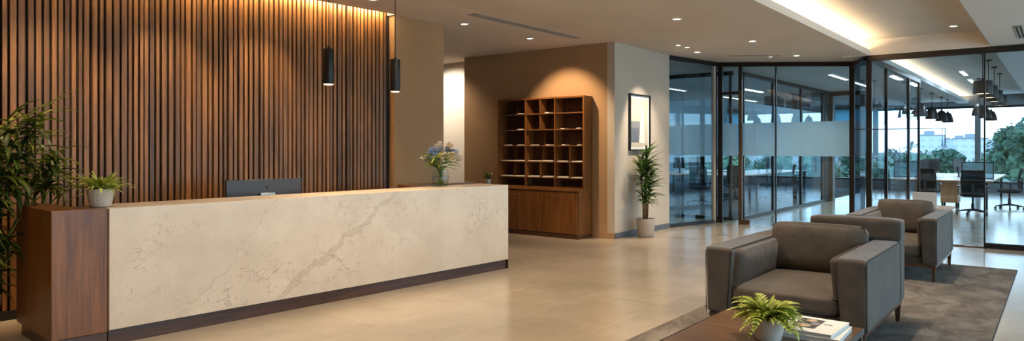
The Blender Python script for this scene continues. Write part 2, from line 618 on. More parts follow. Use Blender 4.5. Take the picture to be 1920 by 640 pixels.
def empty(name, loc=(0, 0, 0), rz=0.0):
    o = bpy.data.objects.new(name, None)
    o.empty_display_size = 0.1
    o.location = loc
    o.rotation_euler = (0, 0, rz)
    COL.objects.link(o)
    return o


def thing(name, label, cat, loc=(0, 0, 0), rz=0.0, group=None):
    return tag(empty(name, loc, rz), label, cat, group)


def struct(o):
    o['kind'] = 'structure'
    return o


def copy_tree(o, parent=None):
    """copies a thing with its parts and their sub-parts"""
    c = o.copy(); COL.objects.link(c)
    if parent is not None: c.parent = parent
    for ch in list(o.children):
        copy_tree(ch, c)
    return c


def lamp(name, kind, loc, power, col, parent=None, **kw):
    d = bpy.data.lights.new(name, kind)
    d.energy = power
    d.color = col
    for k, v in kw.items():
        setattr(d, k, v)
    o = bpy.data.objects.new(name, d)
    o.location = loc
    COL.objects.link(o)
    if parent is not None: o.parent = parent
    return o


# ================================================================== SETTING
def ceil_z(y):
    return 3.20 + 0.25 * max(0, min(1, (y - 2.6) / 3.6))


struct(B(-4, 31.2, -4.2, 14.2, -0.25, 0).build('floor', M['floor']))
struct(B(15.05, 31.0, 5.62, 14.0, 0.0, 0.012).build('floor_office', M['carpet']))

# lobby ceiling, cove lip to the far left wall, very slightly rising to the left
def zlin(y):
    return 3.20 + 0.25 * (y - 2.62) / 3.58
cm = MB()
for xa, xb_ in ((-4, 13.42), (13.42, 14.5)):
    cm.hexa([(xa, 3.05, zlin(3.05)), (xb_, 3.05, zlin(3.05)), (xb_, 6.2, 3.45), (xa, 6.2, 3.45)],
            [(xa, 3.05, 3.6), (xb_, 3.05, 3.6), (xb_, 6.2, 3.75), (xa, 6.2, 3.75)])
    cm.hexa([(xa, 2.62, 3.2), (xb_, 2.62, 3.2), (xb_, 3.05, zlin(3.05)), (xa, 3.05, zlin(3.05))],
            [(xa, 2.62, 3.235), (xb_, 2.62, 3.235), (xb_, 3.05, 3.245), (xa, 3.05, 3.245)])
cm.box(-4, 13.42, 2.62, 2.64, 3.235, 3.30)
cm.box(-4, 14.5, 6.2, 7.02, 3.45, 3.75)
cm.box(6.62, 14.5, 7.02, 14.2, 3.45, 3.75)
struct(cm.build('ceiling', M['ceiling']))
# raised tray with the light cove along its left side
tm = MB()
tm.box(-4, 13.42, 0.87, 3.05, 3.47, 3.6)       # tray top, runs on over the cove shelf
tm.box(-4, 13.42, 3.03, 3.05, 3.245, 3.47)      # back of the cove
tm.box(-4, 13.42, -4.2, 0.87, 3.2, 3.6)        # lower ceiling on the right of the tray
struct(tm.build('ceiling_tray', M['ceiling']))
struct(B(13.36, 13.46, 0.87, 3.05, 3.2, 3.6).build('trim_1', M['ceiling']))
led = thing('cove_light', 'long warm light strip hidden in the ceiling cove above the lounge', 'cove light', (4.6, 2.80, 3.25))
B(-8.55, 8.6, -0.05, 0.05, 0.0, 0.012).build('led_strip', M['cove_led'], led)

# offices' ceilings
struct(MB().box(14.5, 31.2, 2.95, 14.2, 3.28, 3.6).build('ceiling_office', M['ceiling_dark']))
tm = MB()
tm.box(13.46, 31.2, 0.87, 2.95, 3.47, 3.6)
tm.box(13.46, 31.2, 2.93, 2.95, 3.235, 3.47)
tm.box(13.46, 31.2, -4.2, 0.87, 3.2, 3.6)
tm.box(13.46, 31.2, 2.62, 2.95, 3.2, 3.235)
tm.box(13.46, 31.2, 2.62, 2.64, 3.235, 3.30)
struct(tm.build('ceiling_open_office', M['ceiling_dark']))
led = thing('cove_light', 'warm light strip in the cove running on into the open office', 'cove light', (22.0, 2.76, 3.245))
B(-8.4, 8.4, -0.05, 0.05, 0.0, 0.012).build('led_strip', M['cove_led_soft'], led)

# walls out of view that close the lobby
struct(B(-4.15, -4, -4.2, 7.9, 0, 3.75).build('wall_back', M['tan']))
wr = MB()
wr.box(-4, 0.5, -4.35, -4.2, 0, 3.6)
wr.box(0.5, 31.2, -4.35, -4.2, 0, 0.25)
wr.box(0.5, 31.2, -4.35, -4.2, 2.9, 3.6)
for x in (4.5, 8.5, 12.5, 16.5, 20.5, 24.5, 28.5):
    wr.box(x, x + 0.15, -4.35, -4.2, 0.25, 2.9)
struct(wr.build('wall_right', M['grey_wall']))
struct(B(0.5, 31.2, -4.29, -4.275, 0.25, 2.9).build('window_1', M['glass_win']))

# slat wall: slightly turned against the room axes
SLAT_A = R(-3.55)
sw = empty('wall_slatted', (2.2, 7.66, 0), SLAT_A)
struct(sw)
B(-2.6, 4.47, 0.055, 0.12, 0, 3.75).build('backing', M['slat_back'], sw)
sm_ = MB()
x = -2.55
while x < 4.40:
    wd = rnd.choice((0.030, 0.036, 0.042, 0.048))
    sm_.box(x, x + wd, rnd.choice((-0.0, 0.006, 0.012)), 0.05, 0.09, 3.62)
    x += wd + rnd.choice((0.018, 0.023, 0.028))
sm_.build('slats', M['slat'], sw)
B(-2.6, 4.47, 0.0, 0.05, 0, 0.085).build('plinth', M['slat_back'], sw)
# ceiling slot above the slats, with the strip that grazes them
ss = MB()
ss.box(-2.6, 4.47, -0.10, 0.12, 3.70, 3.76)
sl = ss.build('slot_top', M['ceiling'], sw)
g = thing('slot_light', 'warm light strip in the ceiling slot above the slatted walnut wall', 'strip light', (2.2, 7.66, 0), SLAT_A)
B(-2.5, 4.35, -0.112, -0.095, 3.485, 3.505).build('led_strip', M['slat_led'], g)
# ceiling edge in front of the slot follows the slat wall
ce = MB()
def sw_pt(x, y, z):
    return (2.2 + x * math.cos(SLAT_A) - y * math.sin(SLAT_A), 7.66 + x * math.sin(SLAT_A) + y * math.cos(SLAT_A), z)
a0 = sw_pt(-6.4, -0.115, 0); a1 = sw_pt(4.47, -0.115, 0)
ce.hexa([(a0[0], 7.02, 3.45), (a1[0], 7.02, 3.45), (a1[0], a1[1], 3.45), (a0[0], a0[1], 3.45)],
        [(a0[0], 7.02, 3.75), (a1[0], 7.02, 3.75), (a1[0], a1[1], 3.75), (a0[0], a0[1], 3.75)])
struct(ce.build('ceiling_edge', M['ceiling']))
struct(B(-4.2, -0.4, 7.85, 8.0, 0, 3.75).build('wall_left', M['tan']))

# pillar at the end of the slat wall
pl = empty('wall_pillar', sw_pt(4.47, -0.06, 0), SLAT_A)
struct(pl)
B(0, 0.93, 0, 0.6, 0, 3.45).build('plaster', M['tan'], pl)
# wall with the pigeonholes, its return with the picture, passage to the left of it
struct(MB().box(10.70, 10.85, 6.28, 9.66, 0, 3.45).box(10.85, 11.25, 9.4, 9.66, 0, 3.45).build('wall_far', M['tan']))
struct(B(10.70, 12.86, 6.13, 6.28, 0, 3.45).build('wall_picture', M['pale']))
struct(B(11.25, 11.4, 9.39, 12.5, 0, 3.45).build('wall_passage', M['white_wall']))
struct(B(7.0, 11.4, 12.5, 12.65, 0, 3.45).build('wall_passage_end', M['tan']))
struct(B(6.9, 7.02, 7.95, 12.65, 0, 3.45).build('wall_passage_side', M['tan']))
struct(B(10.69, 12.86, 6.115, 6.13, 0, 0.10).build('baseboard_picture', M['base_grey']))
struct(B(10.685, 10.70, 6.13, 6.60, 0, 0.10).build('baseboard_far', M['tan']))
struct(B(10.85, 31.0, 14.0, 14.15, 0, 3.45).build('wall_office_left', M['grey_wall']))
struct(MB().box(10.86, 10.95, 6.3, 9.38, 0, 3.45).box(10.86, 11.40, 9.3, 9.38, 0, 3.45).build('wall_office_back', M['grey_wall']))


# ---------------------------------------------------------------- glass partitions
def partition(name, p0, p1, z1, posts, bands=None, mat='glass', top=0.09, bottom=0.07, zb=(1.43, 2.11), post_w=0.05, film_h=True, top0=None):
    """a glazed screen from p0 to p1 (x, y); posts are distances along it as (distance, width)"""
    p0 = Vector((*p0, 0)); p1 = Vector((*p1, 0))
    L = (p1 - p0).length
    a = math.atan2(p1.y - p0.y, p1.x - p0.x)
    o = empty(name, p0, a)
    struct(o)
    z0 = top0 if top0 else z1
    # z1 at end, z0 at start
    f = MB()
    f.hexa([(0, -0.04, z0 - top), (L, -0.04, z1 - top), (L, 0.04, z1 - top), (0, 0.04, z0 - top)],
           [(0, -0.04, z0), (L, -0.04, z1), (L, 0.04, z1), (0, 0.04, z0)])
    f.build('top_rail', M['frame'], o, 0.004)
    if bottom:
        B(0, L, -0.035, 0.035, 0.0, bottom).build('bottom_rail', M['frame'], o, 0.004)
    for d, wd in posts:
        zz = z0 + (z1 - z0) * d / L - 0.005
        B(d - wd / 2, d + wd / 2, -0.03, 0.03, 0.0, zz).build('post', M['frame'], o, 0.004)
    g = MB()
    g.hexa([(0.01, -0.005, max(bottom, 0.01)), (L - 0.01, -0.005, max(bottom, 0.01)), (L - 0.01, 0.005, max(bottom, 0.01)), (0.01, 0.005, max(bottom, 0.01))],
           [(0.01, -0.005, z0 - top), (L - 0.01, -0.005, z1 - top), (L - 0.01, 0.005, z1 - top), (0.01, 0.005, z0 - top)])
    g.build('pane', M[mat], o)
    for b0, b1 in (bands or []):
        B(b0, b1, 0.006, 0.008, zb[0], zb[1]).build('frosted_band', M['frost'], o)
    return o


# A: from the picture wall to the corner of the front screen
partition('wall_glass_side', (12.88, 6.2), (14.42, 5.79), 3.42, [(0.02, 0.035), (1.565, 0.03)], [(0.04, 1.47)], mat='glass_blue', top0=3.45, zb=(1.46, 2.13))
B(-0.03, 0.03, -0.035, 0.035, 0.0, 3.41).build('pale_post', M['pale'], bpy.data.objects['wall_glass_side'], 0.004).location = (1.50, 0, 0)
# B: the front screen, seen head on (x = 14.45); y runs from 5.72 down to 3.1
fs_len = 5.74 - 3.10
fo = partition('wall_glass_front', (14.45, 5.74), (14.45, 3.10), 3.235, [(0.03, 0.10), (1.19, 0.02), (fs_len - 0.03, 0.09)],
               [(0.50, fs_len - 0.08), (0.09, 0.40)], mat='glass_blue', top0=3.42, bottom=0, zb=(1.43, 2.11))
# door leaf and transom of the front screen
struct(fo)
B(0.43, 0.50, -0.04, 0.04, 2.79, 3.36).build('post', M['frame'], fo, 0.004)
B(0.43, 0.50, -0.042, 0.042, 0.0, 2.785).build('door_stile', M['bronze'], fo, 0.004)
B(0.08, 0.43, -0.03, 0.03, 2.72, 2.78).build('transom', M['frame'], fo, 0.004)
B(0.50, 0.66, -0.045, 0.045, 0.005, 0.10).build('bottom_patch', M['bronze'], fo, 0.006)
dh = MB().tube([(0.56, -0.055, 0.98), (0.56, -0.055, 1.42)], 0.012, 10)
dh.tube([(0.56, -0.055, 1.03), (0.56, 0.0, 1.03)], 0.008, 8); dh.tube([(0.56, -0.055, 1.37), (0.56, 0.0, 1.37)], 0.008, 8)
dh.build('pull_handle', M['steel'], fo)
# C: the right screen to the open office (x = 13.4)
co = partition('wall_glass_right', (13.4, 2.66), (13.4, -4.2), 3.2, [(0.03, 0.09), (1.70, 0.022), (4.2, 0.022)], None, top=0.10, bottom=0)
B(1.70, 6.8, -0.035, 0.035, 0.0, 0.085).build('bottom_rail', M['frame'], co, 0.004)
B(0.08, 1.69, -0.04, 0.04, 0.0, 0.02).build('threshold', M['bronze'], co)
# E: the return between B and C
partition('wall_glass_return', (14.45, 3.08), (13.46, 2.70), 3.21, [], [(0.05, 1.0)], mat='glass_tint', top0=3.235, zb=(1.43, 2.10))
# D: between corridor and open office
do = partition('wall_glass_corridor', (13.45, 2.64), (18.85, 2.64), 3.2, [(1.49, 0.06), (3.97, 0.09), (5.37, 0.05)], [(0.06, 5.3)], zb=(1.45, 2.03))
# F: meeting room screen along the corridor, G: across the room behind A
partition('wall_glass_meeting', (15.36, 5.56), (22.2, 5.50), 3.28, [(0.03, 0.06), (2.0, 0.08), (4.25, 0.08), (6.3, 0.05)], [(0.1, 6.2)], zb=(1.42, 2.62))
partition('wall_glass_room', (15.05, 10.5), (15.05, 5.66), 3.28, [(0.03, 0.06), (1.4, 0.05), (2.9, 0.05), (4.78, 0.06)], [(0.1, 4.7)], zb=(1.42, 2.68))

# dark wall block and bronze door at the end of the corridor
struct(B(22.42, 23.0, 5.46, 6.0, 0, 3.28).build('wall_corridor_end', M['grey_wall']))
dr = empty('door_1', (22.3, 5.46, 0), R(-90))
struct(dr)
B(0, 0.11, -0.05, 0.05, 0, 3.26).build('jamb', M['bronze'], dr, 0.005)
B(0.86, 0.97, -0.05, 0.05, 0, 3.26).build('jamb', M['bronze'], dr, 0.005)
B(0.11, 0.86, -0.05, 0.05, 3.14, 3.26).build('head', M['bronze'], dr, 0.005)
B(0.11, 0.86, -0.006, 0.006, 0.02, 3.14).build('pane', M['glass'], dr)
B(0.13, 0.84, 0.008, 0.010, 1.43, 2.4).build('frosted_band', M['frost'], dr)
hb = MB().tube([(0.30, -0.06, 0.85), (0.30, -0.06, 1.30)], 0.018, 10)
hb.tube([(0.30, -0.06, 0.92), (0.30, 0.0, 0.92)], 0.01, 8); hb.tube([(0.30, -0.06, 1.23), (0.30, 0.0, 1.23)], 0.01, 8)
hb.build('pull_handle', M['steel'], dr)

# ---------------------------------------------------------------- far window wall
ww = MB()
ww.box(30.0, 30.25, -4.2, 14.0, 0, 0.33)
ww.box(30.0, 30.25, -4.2, 14.0, 3.10, 3.6)
struct(ww.build('wall_window', M['grey_wall']))
wn = empty('window_2', (30.1, 0, 0))
struct(wn)
B(-0.012, 0.012, -4.2, 14.0, 0.33, 3.10).build('pane', M['glass_win'], wn)
for y in (-3.0, -0.4, 2.36, 4.9, 7.4, 9.8, 12.0):
    B(-0.09, 0.09, y - 0.085, y + 0.085, 0.33, 3.10).build('mullion', M['grey_wall'], wn, 0.005)
B(-0.06, 0.06, -4.2, 14.0, 3.02, 3.10).build('head_rail', M['frame'], wn)
B(-0.06, 0.06, -4.2, 14.0, 0.33, 0.40).build('sill_rail', M['frame'], wn)
for i, (y0, y1) in enumerate(((2.45, 4.8), (5.0, 7.3), (7.5, 9.7), (9.9, 11.9), (12.1, 13.9))):  # blinds are added so the daylit windows glow blue
    lab = ('added pale blue blind nearest the wide open office window',
           'added pale blue blind just left of the corridor end door',
           'added pale blue blind in the middle of the meeting room window',
           'added pale blue blind behind the left meeting room desks',
           'added pale blue blind at the far left end of the meeting room')[i]
    if i == 0:
        continue
    b = thing('added_blind', lab, 'blind', (29.957, (y0 + y1) / 2, 3.14), 0, 'added blue blinds at the far meeting room window')
    hw = (y1 - y0) / 2
    B(-0.004, 0.004, -hw, hw, -1.68, -0.04).build('fabric', M['blind'], b)
    MB().tube([(0, -hw, 0), (0, hw, 0)], 0.04, 12).build('roller', M['steel'], b)
    B(-0.012, 0.012, -hw, hw, -1.71, -1.68).build('bottom_bar', M['steel'], b)


# ================================================================== CEILING FITTINGS
def downlight(x, y, z, label, power=P_DOWN, col=WARM, spot=R(110), tilt=None, r=0.062, blend=0.6, group='round recessed ceiling downlights'):
    t = thing('downlight', label, 'downlight', (x, y, z), 0, group)
    MB().lathe([(r * 0.80, -0.002), (r * 0.82, -0.012), (r * 1.18, -0.010), (r * 1.22, -0.001), (r * 1.22, 0.001)], n=24, cap0=False).build('trim_ring', M['white'], t)
    MB().cyl((0, 0, -0.006), r * 0.80, 0.004, 24).build('lamp_face', M['lamp_face'], t)
    if power:
        l = lamp('downlight_lamp', 'SPOT', (0, 0, -0.03), power, col, t, spot_size=spot, spot_blend=blend, shadow_soft_size=0.05)
        if tilt:
            d = Vector(tilt) - Vector((x, y, z))
            l.rotation_euler = d.to_track_quat('-Z', 'Y').to_euler()
    return t


VIS = [(8.55, 3.97, 'ceiling downlight alone in the middle of the lobby ceiling'),
       (11.0, 3.83, 'ceiling downlight midway between the lobby centre and the glass front'),
       (13.2, 3.79, 'ceiling downlight closest to the glass front with the door'),
       (7.75, 7.00, 'ceiling downlight just past the tan pillar'),
       (9.45, 7.05, 'ceiling downlight in front of the walnut pigeonholes'),
       (5.75, 6.72, 'ceiling downlight beside the top right end of the slatted wall'),
       (12.4, 5.35, 'small ceiling downlight near the side glass screen')]
for x, y, lb in VIS:
    pw = P_DOWN
    if lb.startswith('small'): pw = 30
    if 'pigeonholes' in lb:
        downlight(x, y, ceil_z(y), lb, 190, WARM, R(75), (10.7, 7.1, 1.9))
    elif 'slatted wall' in lb:
        downlight(x, y, ceil_z(y), lb, 60, WARM, R(80))
    elif 'pillar' in lb:
        downlight(x, y, ceil_z(y), lb, 60, WARMW, R(70), (8.6, 6.2, 0))
    else:
        downlight(x, y, ceil_z(y), lb, pw, WARMW)
downlight(11.30, 5.22, ceil_z(5.22), 'left one of the two close-set ceiling spots facing the framed picture', 150, WARMW, R(58), (11.75, 6.15, 1.6), 0.05)
downlight(11.62, 5.20, ceil_z(5.20), 'right one of the two close-set ceiling spots facing the framed picture', 70, WARMW, R(60), (11.5, 6.15, 0.9), 0.05)
downlight(12.6, 1.30, 3.47, 'ceiling downlight in the raised tray near the right glass screen', 50, WARMW)
# out of the frame: unseen downlights added to light lobby, counter and lounge
for x, y in ((6.0, 4.05), (3.5, 4.15), (1.0, 4.2), (-1.5, 4.2)):
    downlight(x, y, ceil_z(y), 'added unseen ceiling downlight carrying on the lobby row', P_DOWN, WARMW)
for x, y in ((1.2, 6.9), (2.4, 6.86), (3.5, 6.82), (4.6, 6.78)):
    downlight(x, y, ceil_z(y), 'ceiling downlight of the row washing the slatted walnut wall', P_WASH, WARM, R(72), (x + 0.1, 7.6, 1.4), blend=0.8, group='downlights washing the slatted wall')
for x, y in ((2.8, 5.0), (5.2, 4.9)):
    downlight(x, y, ceil_z(y), 'added unseen downlight aimed at the marble front of the counter', 55, WARMW, R(85), (x + 0.3, 5.95, 0.55))
for x, y in ((4.2, 1.7), (6.6, 1.7), (9.3, 1.7)):
    downlight(x, y, 3.47, 'added unseen downlight in the raised tray above the lounge chairs', 150, WARMW, R(80))
downlight(10.3, 10.6, 3.45, 'added unseen downlight in the passage beside the pigeonholes', 150, WARMW, R(120), (11.25, 10.4, 1.6))  # added to brighten the white passage wall


def vent(x0, x1, y, label, slots=2, along='x', z=None):
    z = z if z is not None else ceil_z(y)
    t = thing('ceiling_vent', label, 'vent', ((x0 + x1) / 2, y, z), 0)
    L = (x1 - x0) / 2
    wd = 0.05 * slots / 2
    fr = MB()
    bk = MB()
    if along == 'x':
        fr.box(-L, L, -wd, -wd + 0.014, -0.008, 0.0); fr.box(-L, L, wd - 0.014, wd, -0.008, 0); fr.box(-L, -L + 0.02, -wd, wd, -0.008, 0); fr.box(L - 0.02, L, -wd, wd, -0.008, 0)
        for k in range(1, slots):
            yy = -wd + 2 * wd * k / slots
            fr.box(-L, L, yy - 0.008, yy + 0.008, -0.008, 0)
        bk.box(-L, L, -wd, wd, -0.003, -0.001)
    else:
        fr.box(-wd, -wd + 0.02, -L, L, -0.008, 0); fr.box(wd - 0.02, wd, -L, L, -0.008, 0)
        fr.box(-wd, wd, -L, -L + 0.02, -0.008, 0); fr.box(-wd, wd, L - 0.02, L, -0.008, 0)
        bk.box(-wd, wd, -L, L, -0.003, -0.001)
    fr.build('frame', M['vent'], t); bk.build('slot', M['vent_dark'], t)
    return t


vent(7.25, 9.95, 6.42, 'long slotted air vent in the ceiling left of the lobby', 3)
t = vent(0, 1.0, 0, 'narrow slot vent in the ceiling above the glass door', 1, 'y', 3.2)
t.location = (13.15, 4.55, ceil_z(4.55)); t.rotation_euler = (-R(180) + math.atan2(0.25, 3.6) + R(180), 0, 0)
vent(11.3, 12.6, 0.45, 'slot vent in the lower ceiling at the far right', 2, 'x', 3.2)
sd = thing('smoke_detector', 'small white ceiling sensor beside the side glass screen', 'sensor', (13.3, 4.30, ceil_z(4.30)))
MB().lathe([(0.05, 0.0), (0.05, -0.02), (0.035, -0.04), (0.0, -0.042)], n=20, cap0=False).build('sensor_body', M['white'], sd)


def linear_light(x, y, L, label, power=60, z=3.28):
    t = thing('linear_light', label, 'ceiling light', (x, y, z), 0, 'linear lights on the office ceilings')
    B(-L / 2, L / 2, -0.05, 0.05, -0.035, 0).build('housing', M['white'], t, 0.004)
    B(-L / 2 + 0.02, L / 2 - 0.02, -0.04, 0.04, -0.040, -0.035).build('diffuser', M['line_led'], t)
    if power:
        l = lamp('linear_lamp', 'AREA', (0, 0, -0.06), power * 0.65, COOL, t, shape='RECTANGLE', size=L, size_y=0.12)


linear_light(17.6, 4.1, 1.6, 'linear ceiling light first in the corridor behind the glass front', 40)
linear_light(19.9, 4.1, 1.6, 'linear ceiling light second in the corridor, nearer the bronze door', 40)
linear_light(17.5, 8.6, 3.2, 'long linear ceiling light above the near meeting room desks', 90)
linear_light(23.5, 8.6, 3.2, 'long linear ceiling light above the far end of the meeting room', 70)
linear_light(18.0, 11.6, 3.0, 'long linear ceiling light at the left side of the meeting room', 70)
linear_light(20.5, 1.9, 1.2, 'linear ceiling light in the open office tray, nearer one', 50, 3.47)
linear_light(23.0, 1.95, 1.2, 'linear ceiling light in the open office tray, farther one', 50, 3.47)


# ================================================================== PENDANTS
def counter_pendant(x, y, zb, h, r, label):
    zc = 3.45 if y < 7.02 else 3.45
    t = thing('pendant_lamp', label, 'pendant lamp', (x, y, zb), 0, 'black cylinder pendants above the reception counter')
    MB().lathe([(r * 0.90, 0.012), (r * 0.97, 0.0), (r, 0.004), (r, h - 0.004), (r * 0.97, h), (0.012, h + 0.002), (0.010, h + 0.03), (0.0, h + 0.03)], n=40, cap0=False).build('shade', M['black'], t)
    MB().lathe([(0.0, -0.010), (r * 0.6, -0.009), (r * 0.88, 0.0), (r * 0.89, 0.016), (0.0, 0.016)], n=32, cap0=False).build('lamp_face', M['pendant_face'], t)
    MB().tube([(0, 0, h + 0.02), (0, 0, zc - zb)], 0.0045, 8).build('cord', M['black'], t)
    MB().cyl((0, 0, zc - zb - 0.03), 0.055, 0.03, 24).build('ceiling_rose', M['black'], t)
    lamp('pendant_lamp_light', 'SPOT', (0, 0, -0.01), 55, WARM, t, spot_size=R(120), spot_blend=0.7, shadow_soft_size=0.04)


counter_pendant(4.60, 6.08, 2.27, 0.37, 0.058, 'black cylinder pendant hanging before the slatted wall, left one')
counter_pendant(5.52, 6.06, 2.25, 0.37, 0.058, 'black cylinder pendant hanging before the tan pillar, right one')


def shade_pendant(x, y, zb, label, r=0.16, h=0.26, kind=0, zc=3.28, group='dark pendant lamps in the open office'):
    t = thing('shade_pendant', label, 'pendant lamp', (x, y, zb), 0, group)
    if kind == 0:   # bell
        prof = [(r, 0), (r * 0.97, h * 0.15), (r * 0.82, h * 0.55), (r * 0.62, h * 0.85), (r * 0.35, h), (0.03, h + 0.01), (0.025, h + 0.05), (0.0, h + 0.05)]
    else:           # drum
        prof = [(r, 0), (r * 1.0, h * 0.5), (r * 0.96, h * 0.97), (r * 0.9, h), (0.03, h + 0.01), (0.025, h + 0.05), (0.0, h + 0.05)]
    MB().lathe(prof, n=28, cap0=False).build('lamp_shade', M['black'], t)
    MB().cyl((0, 0, 0.015), r * 0.93, 0.006, 24).build('lamp_face', M['shade_glow'], t)
    MB().tube([(0, 0, h + 0.04), (0, 0, zc - zb)], 0.008, 6).build('cord', M['black'], t)
    MB().cyl((0, 0, zc - zb - 0.03), 0.06, 0.03, 20).build('ceiling_rose', M['black'], t)
    return t


first = ('first', 'second', 'third', 'fourth', 'fifth')
for i, x in enumerate((16.6, 18.0, 19.6, 21.4)):
    shade_pendant(x, 1.22, 2.66, 'dark drum pendant, %s of the row nearest the right glass screen' % first[i], 0.17, 0.26, 1, 3.47)
for i, x in enumerate((22.6, 24.6, 26.8)):
    shade_pendant(x, 1.75, 2.46, 'dark bell pendant, %s of the low row above the long office table' % first[i], 0.17, 0.30, 0, 3.47)
for i, x in enumerate((20.8, 22.6, 24.8, 27.0, 28.6)):
    shade_pendant(x, 3.12, 2.48, 'dark bell pendant, %s of the row left of the far office window' % first[i], 0.18, 0.34, 0, 3.28)
for i, (x, y) in enumerate(((20.3, 6.5), (21.3, 6.7), (22.4, 6.55), (23.8, 6.6))):
    shade_pendant(x, y, 2.72, 'dark drum pendant above the meeting table, %s from the left' % first[i], 0.22, 0.34, 1, 3.28, 'dark pendant lamps in the meeting room')


# ================================================================== RECEPTION COUNTER
C0 = (2.42, 6.03, 0)
CA = R(-3.46)
ct = thing('reception_counter', 'long reception counter with veined cream marble front and walnut end block', 'reception counter', C0, CA)
CL = 4.81
fm = MB()
fm.box(0, CL, 0, 0.10, 0.125, 1.108)
fm.build('marble_front', M['marble'], ct, 0.004)
tp = MB().box(0, CL, 0.102, 0.52, 1.05, 1.108)
tp.build('marble_top', M['marble'], ct, 0.004)
B(-0.0, CL - 0.02, 0.03, 0.16, 0.0, 0.123).build('plinth', M['walnut_dark'], ct, 0.003)
B(CL + 0.001, CL + 0.014, 0.012, 0.50, 0.0, 1.10).build('end_trim', M['walnut_dark'], ct, 0.003)
# walnut end block: L-shaped top, with a toe kick at the left
wb = MB()
wb.box(-0.40, -0.003, 0.02, 0.36, 0.0, 1.112)
wb.box(-0.40, -0.20, 0.36, 0.98, 0.0, 1.112)
pts = [(-0.40, 0.02), (-0.003, 0.02), (-0.003, 0.34), (-0.16, 0.40), (-0.19, 0.98), (-0.40, 0.98)]
wb = MB()
n_ = len(pts)
wb.add([(x, y, 0.11) for x, y in pts] + [(x, y, 1.112) for x, y in pts],
       [tuple(range(n_ - 1, -1, -1)), tuple(range(n_, 2 * n_))] + [(i, (i + 1) % n_, n_ + (i + 1) % n_, n_ + i) for i in range(n_)])
wb.build('walnut_block', M['walnut'], ct, 0.006)
B(-0.37, -0.01, 0.02, 0.95, 0.0, 0.109).build('block_plinth', M['walnut_dark'], ct)
# inner desk and the walnut return at the far end
B(-0.15, CL - 0.5, 0.53, 0.98, 0.72, 0.75).build('worktop', M['walnut_x'], ct, 0.003)
B(-0.15, CL - 0.5, 0.53, 0.56, 0.0, 0.715).build('modesty_panel', M['walnut_x'], ct)
B(CL - 0.5, CL - 0.02, 0.53, 0.60, 0.0, 1.112).build('return_panel', M['walnut_x'], ct, 0.003)
B(CL - 1.16, CL - 0.02, 0.60, 0.86, 1.085, 1.125).build('return_top', M['walnut_x'], ct, 0.003)
B(CL - 1.16, CL - 0.02, 0.62, 0.84, 0.0, 1.083).build('return_cabinet', M['walnut_x'], ct, 0.003)


def ct_pt(x, y, z=0.0):
    return (C0[0] + x * math.cos(CA) - y * math.sin(CA), C0[1] + x * math.sin(CA) + y * math.cos(CA), z)


# monitor on the inner desk, its back to the lobby
mo = thing('monitor', 'wide dark grey monitor seen from behind on the reception desk', 'monitor', ct_pt(1.76, 0.72, 0.75), CA)
mw, mb_, mt = 0.43, 0.115, 0.515
g = MB()
n_ = 16
vs = []
for k in range(n_ + 1):
    u = -1 + 2 * k / n_
    xx = u * mw
    yc = 0.02 * (1 - u * u)
    for (yy, zz) in ((-0.012 - yc * 0.0 + 0.0, mb_), (-0.018, mt), (0.012, mt), (0.016, mb_)):
        off = 0.03 * (u * u)
        vs.append((xx * (1.0 if zz == mt else 0.985), yy + off, zz))
fs = []
for k in range(n_):
    a = k * 4
    for j in range(4):
        fs.append((a + j, a + 4 + j, a + 4 + (j + 1) % 4, a + (j + 1) % 4))
fs += [(3, 2, 1, 0), (n_ * 4, n_ * 4 + 1, n_ * 4 + 2, n_ * 4 + 3)]
g.add(vs, fs)
g.build('shell', M['monitor_back'], mo, 0.004)
B(-0.40, 0.40, 0.018, 0.022, mb_ + 0.02, mt - 0.02).build('screen', M['screen'], mo)
lg = MB()
lg.lathe([(0.0, 0.0), (0.011, 0.001), (0.012, 0.003), (0.0, 0.004)], n=16, cap0=False)
l_ = lg.build('emblem', M['black'], mo); l_.location = (0.0, -0.0205, 0.43); l_.rotation_euler = (R(90), 0, 0); l_.scale = (1, 0.9, 1)
l2 = MB().ball((0, 0, 0), 0.005, 8, 6, (0.6, 0.3, 1.0)).build('emblem_tip', M['black'], mo); l2.location = (0.003, -0.022, 0.444); l2.rotation_euler = (0, R(25), 0)
B(-0.085, 0.085, -0.045, -0.015, 0.27, 0.372).build('stand_bracket', M['steel'], mo, 0.006)
B(-0.05, 0.05, -0.05, -0.03, 0.01, 0.30).build('stand', M['steel'], mo, 0.006)
MB().cyl((0, 0.0, 0.0), 0.13, 0.012, 32).build('foot', M['steel'], mo)


# ================================================================== PLANTS
def pot(name, label, loc, r0, r1, h, mat, lip=0.012, soil=True):
    t = thing(name, label, 'plant', loc)
    prof = [(r0 * 0.92, 0.0), (r0, 0.008), (r0 + (r1 - r0) * 0.35, h * 0.3), (r0 + (r1 - r0) * 0.8, h * 0.7), (r1, h - 0.004), (r1 - 0.003, h), (r1 - lip, h), (r1 - lip, h * 0.86)]
    MB().lathe(prof, n=40).build('pot', mat, t)
    MB().lathe([(0, h * 0.9), (r1 * 0.5, h * 0.895), (r1 - lip * 0.9, h * 0.87)], n=24, cap0=False).build('soil', M['soil'], t)
    return t


